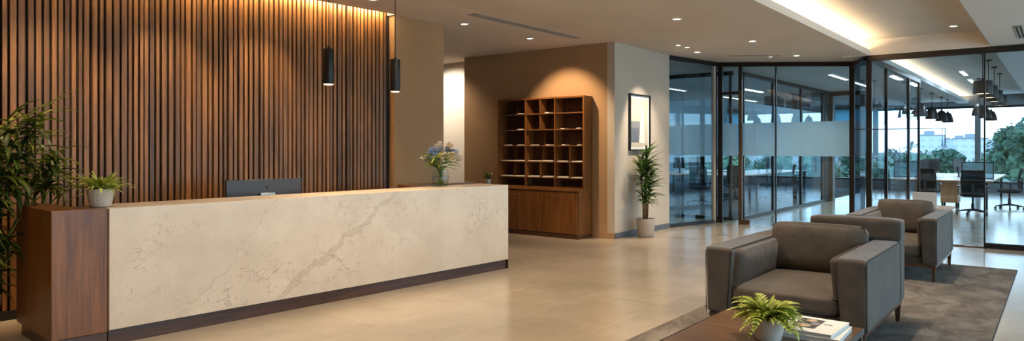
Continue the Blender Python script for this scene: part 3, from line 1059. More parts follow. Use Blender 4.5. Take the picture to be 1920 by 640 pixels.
# bright fern-like plant on the counter's left end
rg = random.Random(11)
t = pot('potted_fern', 'lime green spiky plant in speckled cream pot on counter end', (2.435, 6.235, 1.1125), 0.080, 0.104, 0.150, M['ceramic_speck'])
f = MB()
for k in range(90):
    az = rg.uniform(0, 6.283)
    rise = rg.uniform(0.25, 1.35)
    L = rg.uniform(0.15, 0.26) * (1.0 if rise < 1.0 else 0.75)
    r_ = rg.uniform(0.0, 0.045)
    f.blade((r_ * math.cos(az), r_ * math.sin(az), 0.135), az, L, rg.uniform(0.018, 0.031), rise, rg.uniform(0.7, 1.5), 6, 0.3, rg.uniform(-0.4, 0.4))
for k in range(12):
    az = rg.uniform(0, 6.283)
    f.frond((0.02 * math.cos(az), 0.02 * math.sin(az), 0.135), az, rg.uniform(0.14, 0.21), rg.uniform(0.6, 1.2), rg.uniform(0.9, 1.5), 0.045, 0.012, 8)
f.build('foliage', M['leaf_lime'], t)

# big arching palm behind the walnut block, at the left edge
rg = random.Random(5)
t = pot('potted_palm', 'tall bushy arching plant at the left edge before the slatted wall', (1.78, 7.08, 0), 0.15, 0.20, 0.36, M['stone_pot'], 0.02)
st = MB(); f = MB()
tips = []
for k in range(11):
    a = rg.uniform(0, 6.283)
    ex = Vector((0.30 + 0.28 * math.cos(a), -0.06 + 0.16 * math.sin(a), rg.uniform(0.92, 1.86)))
    b0 = Vector((0.06 * math.cos(a), 0.06 * math.sin(a), 0.30))
    mid = b0.lerp(ex, 0.5) + Vector((-0.05, 0, 0.10))
    pts = []
    for i in range(7):
        tt = i / 6
        pts.append(b0 * (1 - tt) ** 2 + mid * 2 * tt * (1 - tt) + ex * tt * tt)
    st.tube(pts, [0.011 - 0.006 * i / 6 for i in range(7)], 6)
    tips.append((pts, a))
for pts, a in tips:
    for j in range(95):
        p = pts[2 + rg.randrange(5)] + Vector((rg.uniform(-0.08, 0.08), rg.uniform(-0.06, 0.04), rg.uniform(-0.12, 0.06)))
        az = rg.uniform(0, 6.283)
        if p.x > 0.14 and p.z < 1.22: continue
        L = rg.uniform(0.20, 0.42)
        if math.sin(az) > 0.3: L *= 0.62
        f.blade(p, az, L * 0.8, rg.uniform(0.028, 0.055), rg.uniform(-0.4, 0.8), rg.uniform(0.8, 1.9), 6, 0.25, rg.uniform(-0.6, 0.6))
for k in range(26):   # long arching top leaves
    pts, a = tips[k % 11]
    az = rg.uniform(-1.6, 0.5) if k % 3 else rg.uniform(0, 6.28)
    L = rg.uniform(0.38, 0.58) if math.sin(az) < 0.2 else 0.28
    f.blade(pts[-1], az, L, rg.uniform(0.020, 0.032), rg.uniform(0.5, 1.15), rg.uniform(1.0, 1.9), 8, 0.25, rg.uniform(-0.4, 0.4))
for k in range(300):   # hanging lower leaves
    pts, a = tips[k % 11]
    p = pts[rg.randrange(2, 6)].copy(); p.z *= rg.uniform(0.75, 1.0)
    if p.x > 0.10 and p.z < 1.25: p.x = rg.uniform(-0.2, 0.08)
    az = rg.uniform(0, 6.283)
    f.blade(p, az, rg.uniform(0.16, 0.28), rg.uniform(0.026, 0.05), rg.uniform(-0.6, 0.3), rg.uniform(0.5, 1.4), 5, 0.22, rg.uniform(-0.6, 0.6))
st.build('stems', M['stem'], t)
f.build('foliage', M['leaf_palm'], t)

# cane plant in front of the picture
rg = random.Random(23)
t = pot('cane_plant', 'tall cane plant with dark rosettes in pale stone pot below the picture', (11.33, 5.86, 0), 0.135, 0.172, 0.33, M['stone_pot'], 0.018)
st = MB(); f = MB()
heads = []
for (dx, dy, h) in ((0.03, 0.01, 1.36), (-0.03, 0.02, 1.14), (0.0, -0.03, 0.92), (-0.05, -0.02, 0.78), (0.05, 0.03, 1.16)):
    p1 = Vector((dx * 2.6, dy * 2.4, h))
    st.tube([(dx, dy, 0.28), (dx * 1.6, dy * 1.4, h * 0.55), tuple(p1)], [0.016, 0.014, 0.012], 8)
    heads.append(p1)
for hp in heads:
    for k in range(70):
        az = rg.uniform(0, 6.283)
        up = rg.uniform(0, 1)
        L = rg.uniform(0.20, 0.33)
        if math.sin(az) > 0.5: L *= 0.5
        f.blade(hp + Vector((0, 0, -0.20 + 0.32 * up)), az, L * 1.22, rg.uniform(0.026, 0.042), 0.2 + 0.9 * up + rg.uniform(-0.3, 0.3), rg.uniform(0.6, 1.5), 5, 0.25, rg.uniform(-0.3, 0.3))
st.build('cane', M['trunk'], t)
f.build('foliage', M['leaf_dark'], t)

# little plant on the cabinet beside the pigeonholes
rg = random.Random(31)
t = pot('small_potted_plant', 'small green plant in a little pot left of the pigeonholes', (10.40, 8.76, 0.86), 0.045, 0.055, 0.13, M['ceramic'], 0.006)
f = MB()
for k in range(34):
    az = rg.uniform(0, 6.283)
    f.blade((0.01 * math.cos(az), 0.01 * math.sin(az), 0.12), az, rg.uniform(0.10, 0.22), rg.uniform(0.016, 0.028), rg.uniform(0.2, 1.4), rg.uniform(0.6, 1.3), 5, 0.25)
f.build('foliage', M['leaf_dark'], t)

# vase of flowers on the counter
VX, VY, VZ = 6.355, 6.14, 1.109
va = thing('glass_vase', 'clear round glass vase with water holding flowers on the counter', 'vase', (VX, VY, VZ))
MB().lathe([(0.070, 0.0), (0.088, 0.006), (0.102, 0.04), (0.108, 0.09), (0.104, 0.14), (0.094, 0.185), (0.088, 0.21), (0.092, 0.225), (0.089, 0.226), (0.084, 0.208), (0.100, 0.14), (0.103, 0.09), (0.098, 0.04), (0.084, 0.012), (0.0, 0.010)], n=40).build('glass', M['vase'], va)
MB().lathe([(0.083, 0.012), (0.0965, 0.042), (0.1015, 0.09), (0.099, 0.134), (0.0, 0.134)], n=36).build('water', M['water'], va)
rg = random.Random(3)
FL = [  # angle toward picture right, height, colour, label
    (-0.235, 0.02, 0.375, 'petal_white', 'cream flower at the far left of the bouquet in the glass vase'),
    (-0.155, 0.03, 0.465, 'petal_blue', 'pale blue flower at the upper left of the bouquet'),
    (-0.105, -0.03, 0.395, 'petal_blue', 'large pale blue flower left of the bouquet centre'),
    (-0.030, 0.02, 0.535, 'petal_white', 'cream flower at the very top of the bouquet'),
    (-0.035, 0.03, 0.455, 'petal_blue', 'pale blue flower just below the topmost cream bloom'),
    (0.045, -0.07, 0.375, 'petal_peach', 'large cream peach flower low at the bouquet centre'),
    (0.045, -0.06, 0.310, 'petal_white', 'cream flower lowest at the front of the bouquet'),
    (0.100, 0.05, 0.480, 'petal_blue', 'pale blue flower behind the right half of the bouquet'),
    (0.135, 0.0, 0.530, 'petal_peach', 'small peach flower at the upper right of the bouquet'),
    (0.195, 0.02, 0.455, 'petal_blue', 'pale blue flower at the right shoulder of the bouquet'),
    (0.205, -0.04, 0.385, 'petal_peach', 'large peach flower at the right of the bouquet'),
    (0.265, 0.0, 0.360, 'petal_white', 'cream flower at the far right of the bouquet'),
]
rt = Vector((math.sin(YAW), -math.cos(YAW), 0)); fw = Vector((math.cos(YAW), math.sin(YAW), 0))
for sx_, dy_, hz, mt_, lb in FL:
    t = thing('cut_flower', lb, 'flower', (VX, VY, VZ), 0, 'flowers in the vase on the counter')
    tip = rt * sx_ * 0.88 + fw * dy_ + Vector((0, 0, hz - 0.03))
    base = -(rt * sx_ * 0.20 + fw * dy_ * 0.3) + Vector((0, 0, 0.016))
    mid = rt * sx_ * 0.20 + fw * dy_ * 0.3 + Vector((0, 0, 0.235))
    st = MB().tube([base, base.lerp(mid, 0.5), mid, mid.lerp(tip, 0.55) + Vector((0, 0, 0.015)), tip], 0.0035, 6)
    st.build('stem', M['stem'], t)
    fl = MB()
    big = 'large' in lb
    for c_ in range(20 if big else 14):
        cc = tip + Vector((rg.uniform(-1, 1), rg.uniform(-1, 1), rg.uniform(-0.7, 1.1))) * (0.056 if big else 0.040)
        a0_ = rg.uniform(0, 6.28)
        for q in range(6):
            fl.blade(cc, a0_ + q * 1.047, rg.uniform(0.032, 0.048), 0.032, rg.uniform(0.1, 0.9), rg.uniform(0.2, 1.2), 3, 0.2)
    fl.build('bloom', M[mt_], t)
t = thing('bouquet_greenery', 'green leaves spreading around the flowers in the vase', 'greenery', (VX, VY, VZ))
f = MB(); st = MB()
for k in range(78):
    az = rg.uniform(0, 6.283)
    p = Vector((0.05 * math.cos(az), 0.05 * math.sin(az), rg.uniform(0.22, 0.36)))
    f.blade(p, az, rg.uniform(0.12, 0.26), rg.uniform(0.022, 0.04), rg.uniform(0.0, 0.9), rg.uniform(0.5, 1.5), 5, 0.25, rg.uniform(-0.4, 0.4))
for k in range(16):
    az = k * 0.3927 + 0.1
    st.tube([(-0.05 * math.cos(az), -0.05 * math.sin(az), 0.018), (0, 0.0, 0.13), (0.05 * math.cos(az), 0.05 * math.sin(az), 0.24), (0.09 * math.cos(az), 0.09 * math.sin(az), 0.33)], 0.004, 6)
f.build('foliage', M['leaf_green'], t); st.build('stems', M['stem'], t)


# ================================================================== PIGEONHOLES
bx0, ux0, xb = 10.22, 10.42, 10.695
yR, yL = 6.585, 8.533
ba = thing('base_cabinet', 'long low walnut base cabinet under the pigeonholes', 'cabinet', (10.45, 7.7, 0))
def loc_box(x0, x1, y0, y1, z0, z1, o=(10.45, 7.7, 0)):
    return B(x0 - o[0], x1 - o[0], y0 - o[1], y1 - o[1], z0 - o[2], z1 - o[2])
yLL = 8.98
loc_box(bx0 - 0.01, xb, yR - 0.005, yLL, 0.83, 0.86).build('top', M['walnut'], ba, 0.003)
loc_box(bx0 + 0.02, xb, yR, yLL, 0.075, 0.828).build('carcass', M['walnut'], ba)
loc_box(bx0 + 0.005, xb, yR, yLL, 0.0, 0.073).build('plinth', M['walnut_dark'], ba)
ydoors = [6.60, 7.06, 7.47, 7.90, 8.33, 8.76, 8.97]
for i in range(len(ydoors) - 1):
    d = loc_box(bx0, bx0 + 0.019, ydoors[i] + 0.003, ydoors[i + 1] - 0.003, 0.085, 0.815).build('door', M['walnut'], ba, 0.002)
    kside = ydoors[i + 1] - 0.05 if i % 2 == 0 else ydoors[i] + 0.05
    k = MB().lathe([(0.010, 0), (0.010, 0.012), (0.007, 0.018), (0.0, 0.02)], n=12)
    ko = k.build('knob', M['steel'], d)
    ko.location = (bx0 - 10.45 - 0.0, kside - 7.7, 0.74); ko.rotation_euler = (0, R(-90), 0)
up = thing('pigeonhole_unit', 'open walnut pigeonhole unit standing on the base cabinet', 'shelf unit', (10.56, 7.56, 0.861))
O2 = (10.56, 7.56, 0.861)
zt = 2.52
zs = [0.861, 1.05, 1.338, 1.632, 1.928, 2.222]
th = 0.018
cs = MB()
def add2(mb, x0, x1, y0, y1, z0, z1):
    mb.box(x0 - O2[0], x1 - O2[0], y0 - O2[1], y1 - O2[1], z0 - O2[2], z1 - O2[2])
add2(cs, ux0, xb, yR, yR + 0.03, 0.861, zt)
add2(cs, ux0, xb, yL - 0.025, yL, 0.861, zt)
add2(cs, ux0, xb, yR + 0.03, yL - 0.025, zt - 0.03, zt)
add2(cs, ux0, xb, yR + 0.03, yL - 0.025, 0.861, 0.885)
cs.build('carcass', M['walnut'], up, 0.002)
bk = MB(); add2(bk, xb - 0.012, xb - 0.002, yR + 0.03, yL - 0.025, 0.886, zt - 0.031); bk.build('back_panel', M['walnut_dark'], up)
for z in zs[1:]:
    s_ = MB(); add2(s_, ux0 + 0.004, xb - 0.013, yR + 0.031, yL - 0.026, z - th / 2, z + th / 2); s_.build('shelf', M['walnut_x'], up)
yc = [yR + 0.03, 7.217, 7.883, yL - 0.025]
levels = zs + [zt - 0.03]
for y in (7.217, 7.883):
    for k in range(6):
        z0 = (levels[k] + th / 2 + 0.0005) if k else 0.886
        z1 = levels[k + 1] - (th / 2 + 0.0005 if k < 5 else 0.001)
        s_ = MB(); add2(s_, ux0 + 0.004, xb - 0.013, y - th / 2, y + th / 2, z0, z1); s_.build('divider', M['walnut'], up)
mid = {5: [(2, 0.16), (1, 0.004)], 4: [(1, 0.004)], 3: [(1, 0.15)], 2: [(2, 0.12), (1, 0.10), (0, 0.02)], 1: [(2, 0.08), (1, 0.02), (0, 0.01)]}
for k, lst in mid.items():
    for c_, inset in lst:
        y = {0: 6.90, 1: 7.552, 2: 8.21}[c_]
        z0 = levels[k] + th / 2 + 0.0005; z1 = levels[k + 1] - (th / 2 + 0.0005 if k < 5 else 0.001)
        s_ = MB(); add2(s_, ux0 + 0.004 + inset, xb - 0.013, y - 0.006, y + 0.006, z0, z1); s_.build('divider', M['walnut'], up)
rows = {5: ('top', [8.03, 7.40]), 4: ('second', [8.03, 7.05, 6.72]), 3: ('third', [8.36, 8.04, 7.72, 7.38, 7.03, 6.70]),
        2: ('fourth', [8.36, 8.04, 7.71, 7.38, 7.05, 6.74]), 1: ('fifth', [8.36, 8.04, 7.71, 7.38, 7.05, 6.74])}
ords = ('first', 'second', 'third', 'fourth', 'fifth', 'sixth')
for k, (rn, ys) in rows.items():
    small = k > 2
    for i, y in enumerate(ys):
        hw = 0.042 if small else 0.115
        en = thing('envelope', 'white envelope in the %s row of the pigeonholes, %s from left' % (rn, ords[i]), 'envelope',
                   (ux0 + 0.11, y, zs[k] + th / 2 + 0.0008), 0, 'white envelopes in the walnut pigeonholes')
        h_ = 0.012 if small else rnd.choice((0.012, 0.016, 0.018))
        b_ = MB().box(-0.095, 0.06, -hw, hw, 0, h_)
        b_.box(-0.085, 0.06, -hw * 0.96, hw * 0.9, h_, h_ + 0.003)
        b_.build('paper', M['paper'], en)

# framed picture: a plain arrangement of soft grey and sand blocks
pf = thing('framed_picture', 'tall black framed abstract picture in grey and sand on pale wall', 'picture', (11.585, 6.128, 2.06))
hw, hh = 0.40, 0.52
B(-hw, hw, -0.012, -0.002, -hh, hh).build('mat_board', M['white'], pf)
fr = MB()
fr.box(-hw, -hw + 0.028, -0.04, 0, -hh, hh); fr.box(hw - 0.028, hw, -0.04, 0, -hh, hh)
fr.box(-hw + 0.028, hw - 0.028, -0.04, 0, hh - 0.028, hh); fr.box(-hw + 0.028, hw - 0.028, -0.04, 0, -hh, -hh + 0.028)
fr.build('frame', M['black'], pf, 0.003)
M['art0'] = plain('art_sand', S(190, 178, 160), 0.8, var=0.06)
M['art1'] = plain('art_grey', S(120, 122, 126), 0.8, var=0.08)
M['art2'] = plain('art_blue_grey', S(92, 100, 112), 0.8, var=0.08)
M['art3'] = plain('art_cream', S(222, 214, 200), 0.8, var=0.04)
B(-0.32, 0.32, -0.015, -0.012, -0.44, 0.44).build('print_ground', M['art0'], pf)
B(-0.32, 0.00, -0.017, -0.015, -0.30, 0.02).build('print_block', M['art1'], pf)
B(-0.32, -0.04, -0.019, -0.017, -0.36, -0.10).build('print_block', M['art2'], pf)
MB().hexa([(-0.02, -0.019, -0.38), (0.20, -0.019, -0.38), (0.20, -0.017, -0.38), (-0.02, -0.017, -0.38)],
          [(0.04, -0.019, 0.30), (0.12, -0.019, 0.22), (0.12, -0.017, 0.22), (0.04, -0.017, 0.30)]).build('print_shape', M['art3'], pf)


# ================================================================== LOUNGE
RUG_H = 0.014
rg_ = thing('area_rug', 'large mottled grey brown rug under the lounge chairs', 'rug', (7.4, 1.64, 0))
rb = B(-3.75, 3.78, -1.19, 1.175, 0.0005, RUG_H - 0.002)
rb.build('pile', M['rug'], rg_, 0.003)
eg = MB().tube([(-3.75, -1.19, 0.006), (3.78, -1.19, 0.006), (3.78, 1.175, 0.006), (-3.75, 1.175, 0.006)], 0.006, 6, True)
eg.build('bound_edge', M['piping'], rg_)


def cushion(hx, hy, hz, r=0.05, bulge=(0, 0, 0), n=12, wrinkle=0.0, rg=None):
    """soft block: rounded box with a puffed face; returns an MB"""
    mb = MB(); idx = {}; vs = []; fs = []
    def P(p):
        key = tuple(round(c, 5) for c in p)
        if key in idx: return idx[key]
        q = Vector((p[0] * hx, p[1] * hy, p[2] * hz))
        inn = Vector((max(-hx + r, min(hx - r, q.x)), max(-hy + r, min(hy - r, q.y)), max(-hz + r, min(hz - r, q.z))))
        d = q - inn
        q2 = inn + d.normalized() * r if d.length > 1e-6 else q
        ax = (p[0], p[1], p[2])
        out = list(q2)
        for a in range(3):
            o = [ax[i] for i in range(3) if i != a]
            fall = (1 - o[0] ** 4) * (1 - o[1] ** 4)
            out[a] += ax[a] * bulge[a] * fall
        if wrinkle:
            out[0] += wrinkle * math.sin(9 * p[1] + 5 * p[2]) * math.sin(6 * p[2] + 3 * p[1])
        vs.append(tuple(out)); idx[key] = len(vs) - 1
        return idx[key]
    g = [-1 + 2 * i / n for i in range(n + 1)]
    for a in range(3):
        for sgn in (-1, 1):
            for i in range(n):
                for j in range(n):
                    quad = []
                    for (ii, jj) in ((i, j), (i + 1, j), (i + 1, j + 1), (i, j + 1)):
                        p = [0, 0, 0]; p[a] = sgn; p[(a + 1) % 3] = g[ii]; p[(a + 2) % 3] = g[jj]
                        quad.append(P(p))
                    fs.append(tuple(quad) if sgn > 0 else tuple(reversed(quad)))
    mb.add(vs, fs, True)
    return mb


def armchair(label, loc):
    t = thing('armchair', label, 'armchair', loc, 0, 'charcoal brown lounge armchairs on the rug')
    X0, X1, Y = -0.80, 0.80, 0.622
    # wooden rail and legs
    fr = MB()
    fr.box(X0 + 0.05, X1 - 0.02, -Y + 0.02, -Y + 0.05, 0.165, 0.195); fr.box(X0 + 0.05, X1 - 0.02, Y - 0.05, Y - 0.02, 0.165, 0.195)
    fr.box(X0 + 0.05, X0 + 0.08, -Y + 0.05, Y - 0.05, 0.165, 0.195); fr.box(X1 - 0.05, X1 - 0.02, -Y + 0.05, Y - 0.05, 0.165, 0.195)
    fr.build('base_rail', M['walnut_dark'], t)
    for sx_ in (-1, 1):
        for sy_ in (-1, 1):
            cx = (X0 + 0.075) if sx_ < 0 else (X1 - 0.05); cyy = sy_ * (Y - 0.05)
            a, b = 0.026, 0.016
            MB().hexa([(cx - b, cyy - b, 0), (cx + b, cyy - b, 0), (cx + b, cyy + b, 0), (cx - b, cyy + b, 0)],
                      [(cx - a, cyy - a, 0.166), (cx + a, cyy - a, 0.166), (cx + a, cyy + a, 0.166), (cx - a, cyy + a, 0.166)]).build('leg', M['walnut_dark'], t, 0.003)
    # arms: flaring a little at the inner face, piped along the front and top edges
    for s_ in (-1, 1):
        zt_ = 0.752
        yo = s_ * Y
        yi_t = s_ * (Y - 0.235)
        yi_b = s_ * (Y - 0.185)
        xa, xb2 = X0 + 0.0, X1 - 0.222
        m = MB()
        ring_b = [(xa + 0.03, yo), (xb2, yo), (xb2, yi_b), (xa + 0.03, yi_b)]
        ring_t = [(xa, yo), (xb2, yo), (xb2, yi_t), (xa, yi_t)]
        if s_ > 0:
            ring_b = [ring_b[0], ring_b[3], ring_b[2], ring_b[1]]; ring_t = [ring_t[0], ring_t[3], ring_t[2], ring_t[1]]
        if s_ < 0:
            pass
        m.hexa([(x, y, 0.197) for x, y in ring_b], [(x, y, zt_) for x, y in ring_t])
        arm = m.build('arm', M['fabric'], t, 0.035, 4)
        k_ = 0.010
        pp = MB().tube([(xa + 0.022, s_ * (Y - 0.004), 0.21), (xa + 0.012, s_ * (Y - 0.004), zt_ - 0.05), (xa + 0.035, s_ * (Y - 0.004), zt_ - 0.012), (xb2 - 0.03, s_ * (Y - 0.006), zt_ - 0.010)], 0.0045, 6)
        pp.tube([(xa + 0.022, s_ * (Y - 0.180), 0.21), (xa + 0.006, s_ * (Y - 0.222), zt_ - 0.05), (xa + 0.035, s_ * (Y - 0.222), zt_ - 0.006), (xb2 - 0.03, s_ * (Y - 0.220), zt_ - 0.004)], 0.0045, 6)
        pp.build('piping', M['piping'], arm)
        # inner arm pad
        pad = cushion(0.56, 0.035, 0.19, 0.03, (0, 0.02, 0.0), 10).build('arm_pad', M['fabric'], t)
        pad.location = (-0.16, s_ * (Y - 0.235), 0.545); pad.rotation_euler = (R(5) * s_, 0, 0)
    # wrap-around back
    MB().box(X1 - 0.205, X1, -Y, Y, 0.197, 0.748).build('back', M['fabric'], t, 0.03, 4)
    bl = cushion(0.115, 0.385, 0.098, 0.03, (0.0, 0.0, 0.006), 10).build('headrest_bolster', M['fabric'], t)
    bl.location = (0.65, -0.245, 0.842)
    pp = MB().tube([(0.538, -0.62, 0.925), (0.538, 0.13, 0.925)], 0.0045, 6)
    pp.tube([(0.76, -0.623, 0.755), (0.76, -0.623, 0.93)], 0.004, 6)
    pp.tube([(0.545, -0.624, 0.76), (0.545, -0.624, 0.925), (0.75, -0.624, 0.932)], 0.004, 6)
    pp.build('piping', M['piping'], bl)
    # seat deck and cushion
    MB().box(X0 + 0.09, X1 - 0.21, -Y + 0.19, Y - 0.19, 0.197, 0.285).build('seat_base', M['fabric'], t, 0.012)
    sc_ = cushion(0.615, 0.412, 0.078, 0.045, (0.012, 0.004, 0.028), 14).build('seat_cushion', M['fabric'], t)
    sc_.location = (-0.135, 0.0, 0.362)
    hx_, hy_ = 0.615 - 0.012, 0.412 - 0.012
    MB().tube([(-hx_, -hy_, 0.058), (hx_, -hy_, 0.058), (hx_, hy_, 0.058), (-hx_ , hy_, 0.058)], 0.0045, 6, True).build('piping', M['piping'], sc_)
    bc = cushion(0.085, 0.405, 0.225, 0.055, (0.045, 0.006, 0.012), 14, 0.004).build('back_cushion', M['fabric'], t)
    bc.location = (0.315, 0.005, 0.655); bc.rotation_euler = (0, R(13), 0)
    hy_, hz_ = 0.405 - 0.014, 0.225 - 0.014
    MB().tube([(-0.062, -hy_, -hz_), (-0.062, hy_, -hz_), (-0.062, hy_, hz_), (-0.062, -hy_, hz_)], 0.0045, 6, True).build('piping', M['piping'], bc)
    return t


ac = armchair('charcoal brown armchair right behind the coffee table', (6.45, 1.747, RUG_H))
a2 = copy_tree(ac)
a2.location = (10.27, 1.64, RUG_H); a2.scale = (1, 0.80, 1.0)
for ch in list(a2.children):
    if ch.name.startswith('headrest_bolster'):
        for g_ in list(ch.children): bpy.data.objects.remove(g_)
        bpy.data.objects.remove(ch)
a2['label'] = 'charcoal brown armchair farther back, beside the right glass screen'

# coffee table
tb = thing('coffee_table', 'low walnut coffee table with slim steel edge, cut off by the frame', 'coffee table', (4.55, 1.52, RUG_H))
TX0, TX1, TY = -0.72, 0.62, 0.475
B(TX0 + 0.006, TX1 - 0.006, -TY + 0.008, TY - 0.008, 0.338, 0.366).build('tabletop', M['table_wood'], tb, 0.003)
fr = MB()
fr.box(TX0, TX1, -TY, -TY + 0.007, 0.325, 0.367); fr.box(TX0, TX1, TY - 0.007, TY, 0.325, 0.367)
fr.box(TX0, TX0 + 0.005, -TY + 0.007, TY - 0.007, 0.325, 0.367); fr.box(TX1 - 0.005, TX1, -TY + 0.007, TY - 0.007, 0.325, 0.367)
fr.build('steel_edge', M['dark_steel'], tb)
for sx_ in (TX0 + 0.02, TX1 - 0.03):
    for sy_ in (-TY + 0.02, TY - 0.02):
        B(sx_ - 0.014, sx_ + 0.014, sy_ - 0.014, sy_ + 0.014, 0.0, 0.336).build('leg', M['dark_steel'], tb, 0.002)
TZ = RUG_H + 0.3665
# books
def book(name, label, cx, cy_, rz, lx, ly, h, z, cover=False):
    t = thing(name, label, 'book', (cx, cy_, z), rz, 'books on the coffee table')
    B(-lx / 2 + 0.003, lx / 2 - 0.004, -ly / 2 + 0.004, ly / 2 - 0.004, 0.002, h - 0.002).build('pages', M['paper_edge'], t)
    cv = MB()
    cv.box(-lx / 2, lx / 2, -ly / 2, ly / 2, 0, 0.0022); cv.box(-lx / 2, lx / 2, -ly / 2, ly / 2, h - 0.0022, h); cv.box(-lx / 2, lx / 2, ly / 2 - 0.003, ly / 2, 0.0022, h - 0.0022)
    cv.build('cover', M['white'], t)
    return t
bk1 = book('book', 'lower white book under the magazine on the coffee table', 4.835, 1.285, R(2), 0.415, 0.40, 0.028, TZ)
bk2 = book('magazine', 'white magazine with a dark cover photograph, topmost on the table', 4.84, 1.30, R(-2), 0.41, 0.375, 0.026, TZ + 0.0285)
zc = 0.0262
M['ph0'] = plain('cover_photo_dark', S(58, 60, 66), 0.4, var=0.5, scale=18)
M['ph1'] = plain('cover_photo_warm', S(188, 160, 128), 0.4, var=0.25, scale=30)
M['ph2'] = plain('cover_photo_grey', S(130, 134, 138), 0.4, var=0.4, scale=25)
M['ink'] = plain('printed_ink', S(70, 68, 66), 0.7)
B(-0.115, 0.150, -0.055, 0.095, zc, zc + 0.0004).build('cover_photo', M['ph0'], bk2)
MB().lathe([(0.0, 0.0), (0.036, 0.0), (0.036, 0.0006), (0, 0.0006)], (0.10, 0.02, zc + 0.0004), 20, False).build('photo_shape', M['ph1'], bk2)
MB().lathe([(0.0, 0.0), (0.045, 0.0), (0.045, 0.0006), (0, 0.0006)], (-0.05, 0.03, zc + 0.0004), 20, False).build('photo_shape', M['ph1'], bk2)
B(-0.02, 0.06, -0.045, 0.0, zc + 0.0004, zc + 0.0009).build('photo_shape', M['ph2'], bk2)
tx = MB()
tx.box(0.035, 0.055, -0.125, -0.072, zc, zc + 0.0004)
tx.build('cover_print', M['ink'], bk2)

# plant on the coffee table
rg = random.Random(19)
t = pot('table_plant', 'bushy yellow green plant in smooth cream pot on the coffee table', (4.50, 1.465, TZ), 0.080, 0.101, 0.150, M['ceramic'], 0.008)
f = MB()
for k in range(40):
    az = rg.uniform(0, 6.283)
    rise = rg.uniform(0.2, 1.35)
    f.frond((0.03 * math.cos(az), 0.03 * math.sin(az), 0.14), az, rg.uniform(0.14, 0.25), rise, rg.uniform(0.9, 1.6), 0.058, 0.020, 8)
for k in range(110):
    az = rg.uniform(0, 6.283)
    f.blade((0.045 * math.cos(az), 0.045 * math.sin(az), 0.142), az, rg.uniform(0.10, 0.19), rg.uniform(0.024, 0.042), rg.uniform(0.1, 1.2), rg.uniform(0.8, 1.6), 5, 0.3, rg.uniform(-0.5, 0.5))
f.build('foliage', M['leaf_lime'], t)

# side table with a white laptop behind the far armchair
st_ = thing('side_table', 'round-cornered pale side table behind the far armchair', 'side table', (12.22, 1.72, 0))
g = MB()
pts = []
for (cx, cyy, a0_) in ((0.30, 0.32, 0), (-0.30, 0.32, 90), (-0.30, -0.32, 180), (0.30, -0.32, 270)):
    for k in range(7):
        a = R(a0_ + 15 * k)
        pts.append((cx + 0.13 * math.cos(a), cyy + 0.13 * math.sin(a)))
n_ = len(pts)
g.add([(x, y, 0.675) for x, y in pts] + [(x, y, 0.70) for x, y in pts],
      [tuple(range(n_ - 1, -1, -1)), tuple(range(n_, 2 * n_))] + [(i, (i + 1) % n_, n_ + (i + 1) % n_, n_ + i) for i in range(n_)])
g.build('tabletop', M['desk_oak'], st_, 0.004)
for sx_ in (-1, 1):
    for sy_ in (-1, 1):
        MB().tube([(sx_ * 0.34, sy_ * 0.36, 0), (sx_ * 0.28, sy_ * 0.30, 0.675)], [0.014, 0.02], 10).build('leg', M['desk_oak'], st_)
lt = thing('laptop', 'white open laptop turned away on the pale side table', 'laptop', (12.10, 1.60, 0.701))
B(-0.12, 0.12, -0.155, 0.155, 0, 0.014).build('keyboard_base', M['white'], lt, 0.004)
ld = B(-0.006, 0.006, -0.155, 0.155, 0, 0.225).build('lid', M['white'], lt, 0.004); ld.location = (-0.112, 0, 0.014); ld.rotation_euler = (0, R(-12), 0)
B(0.0062, 0.0068, -0.142, 0.142, 0.015, 0.21).build('screen', M['screen'], ld)


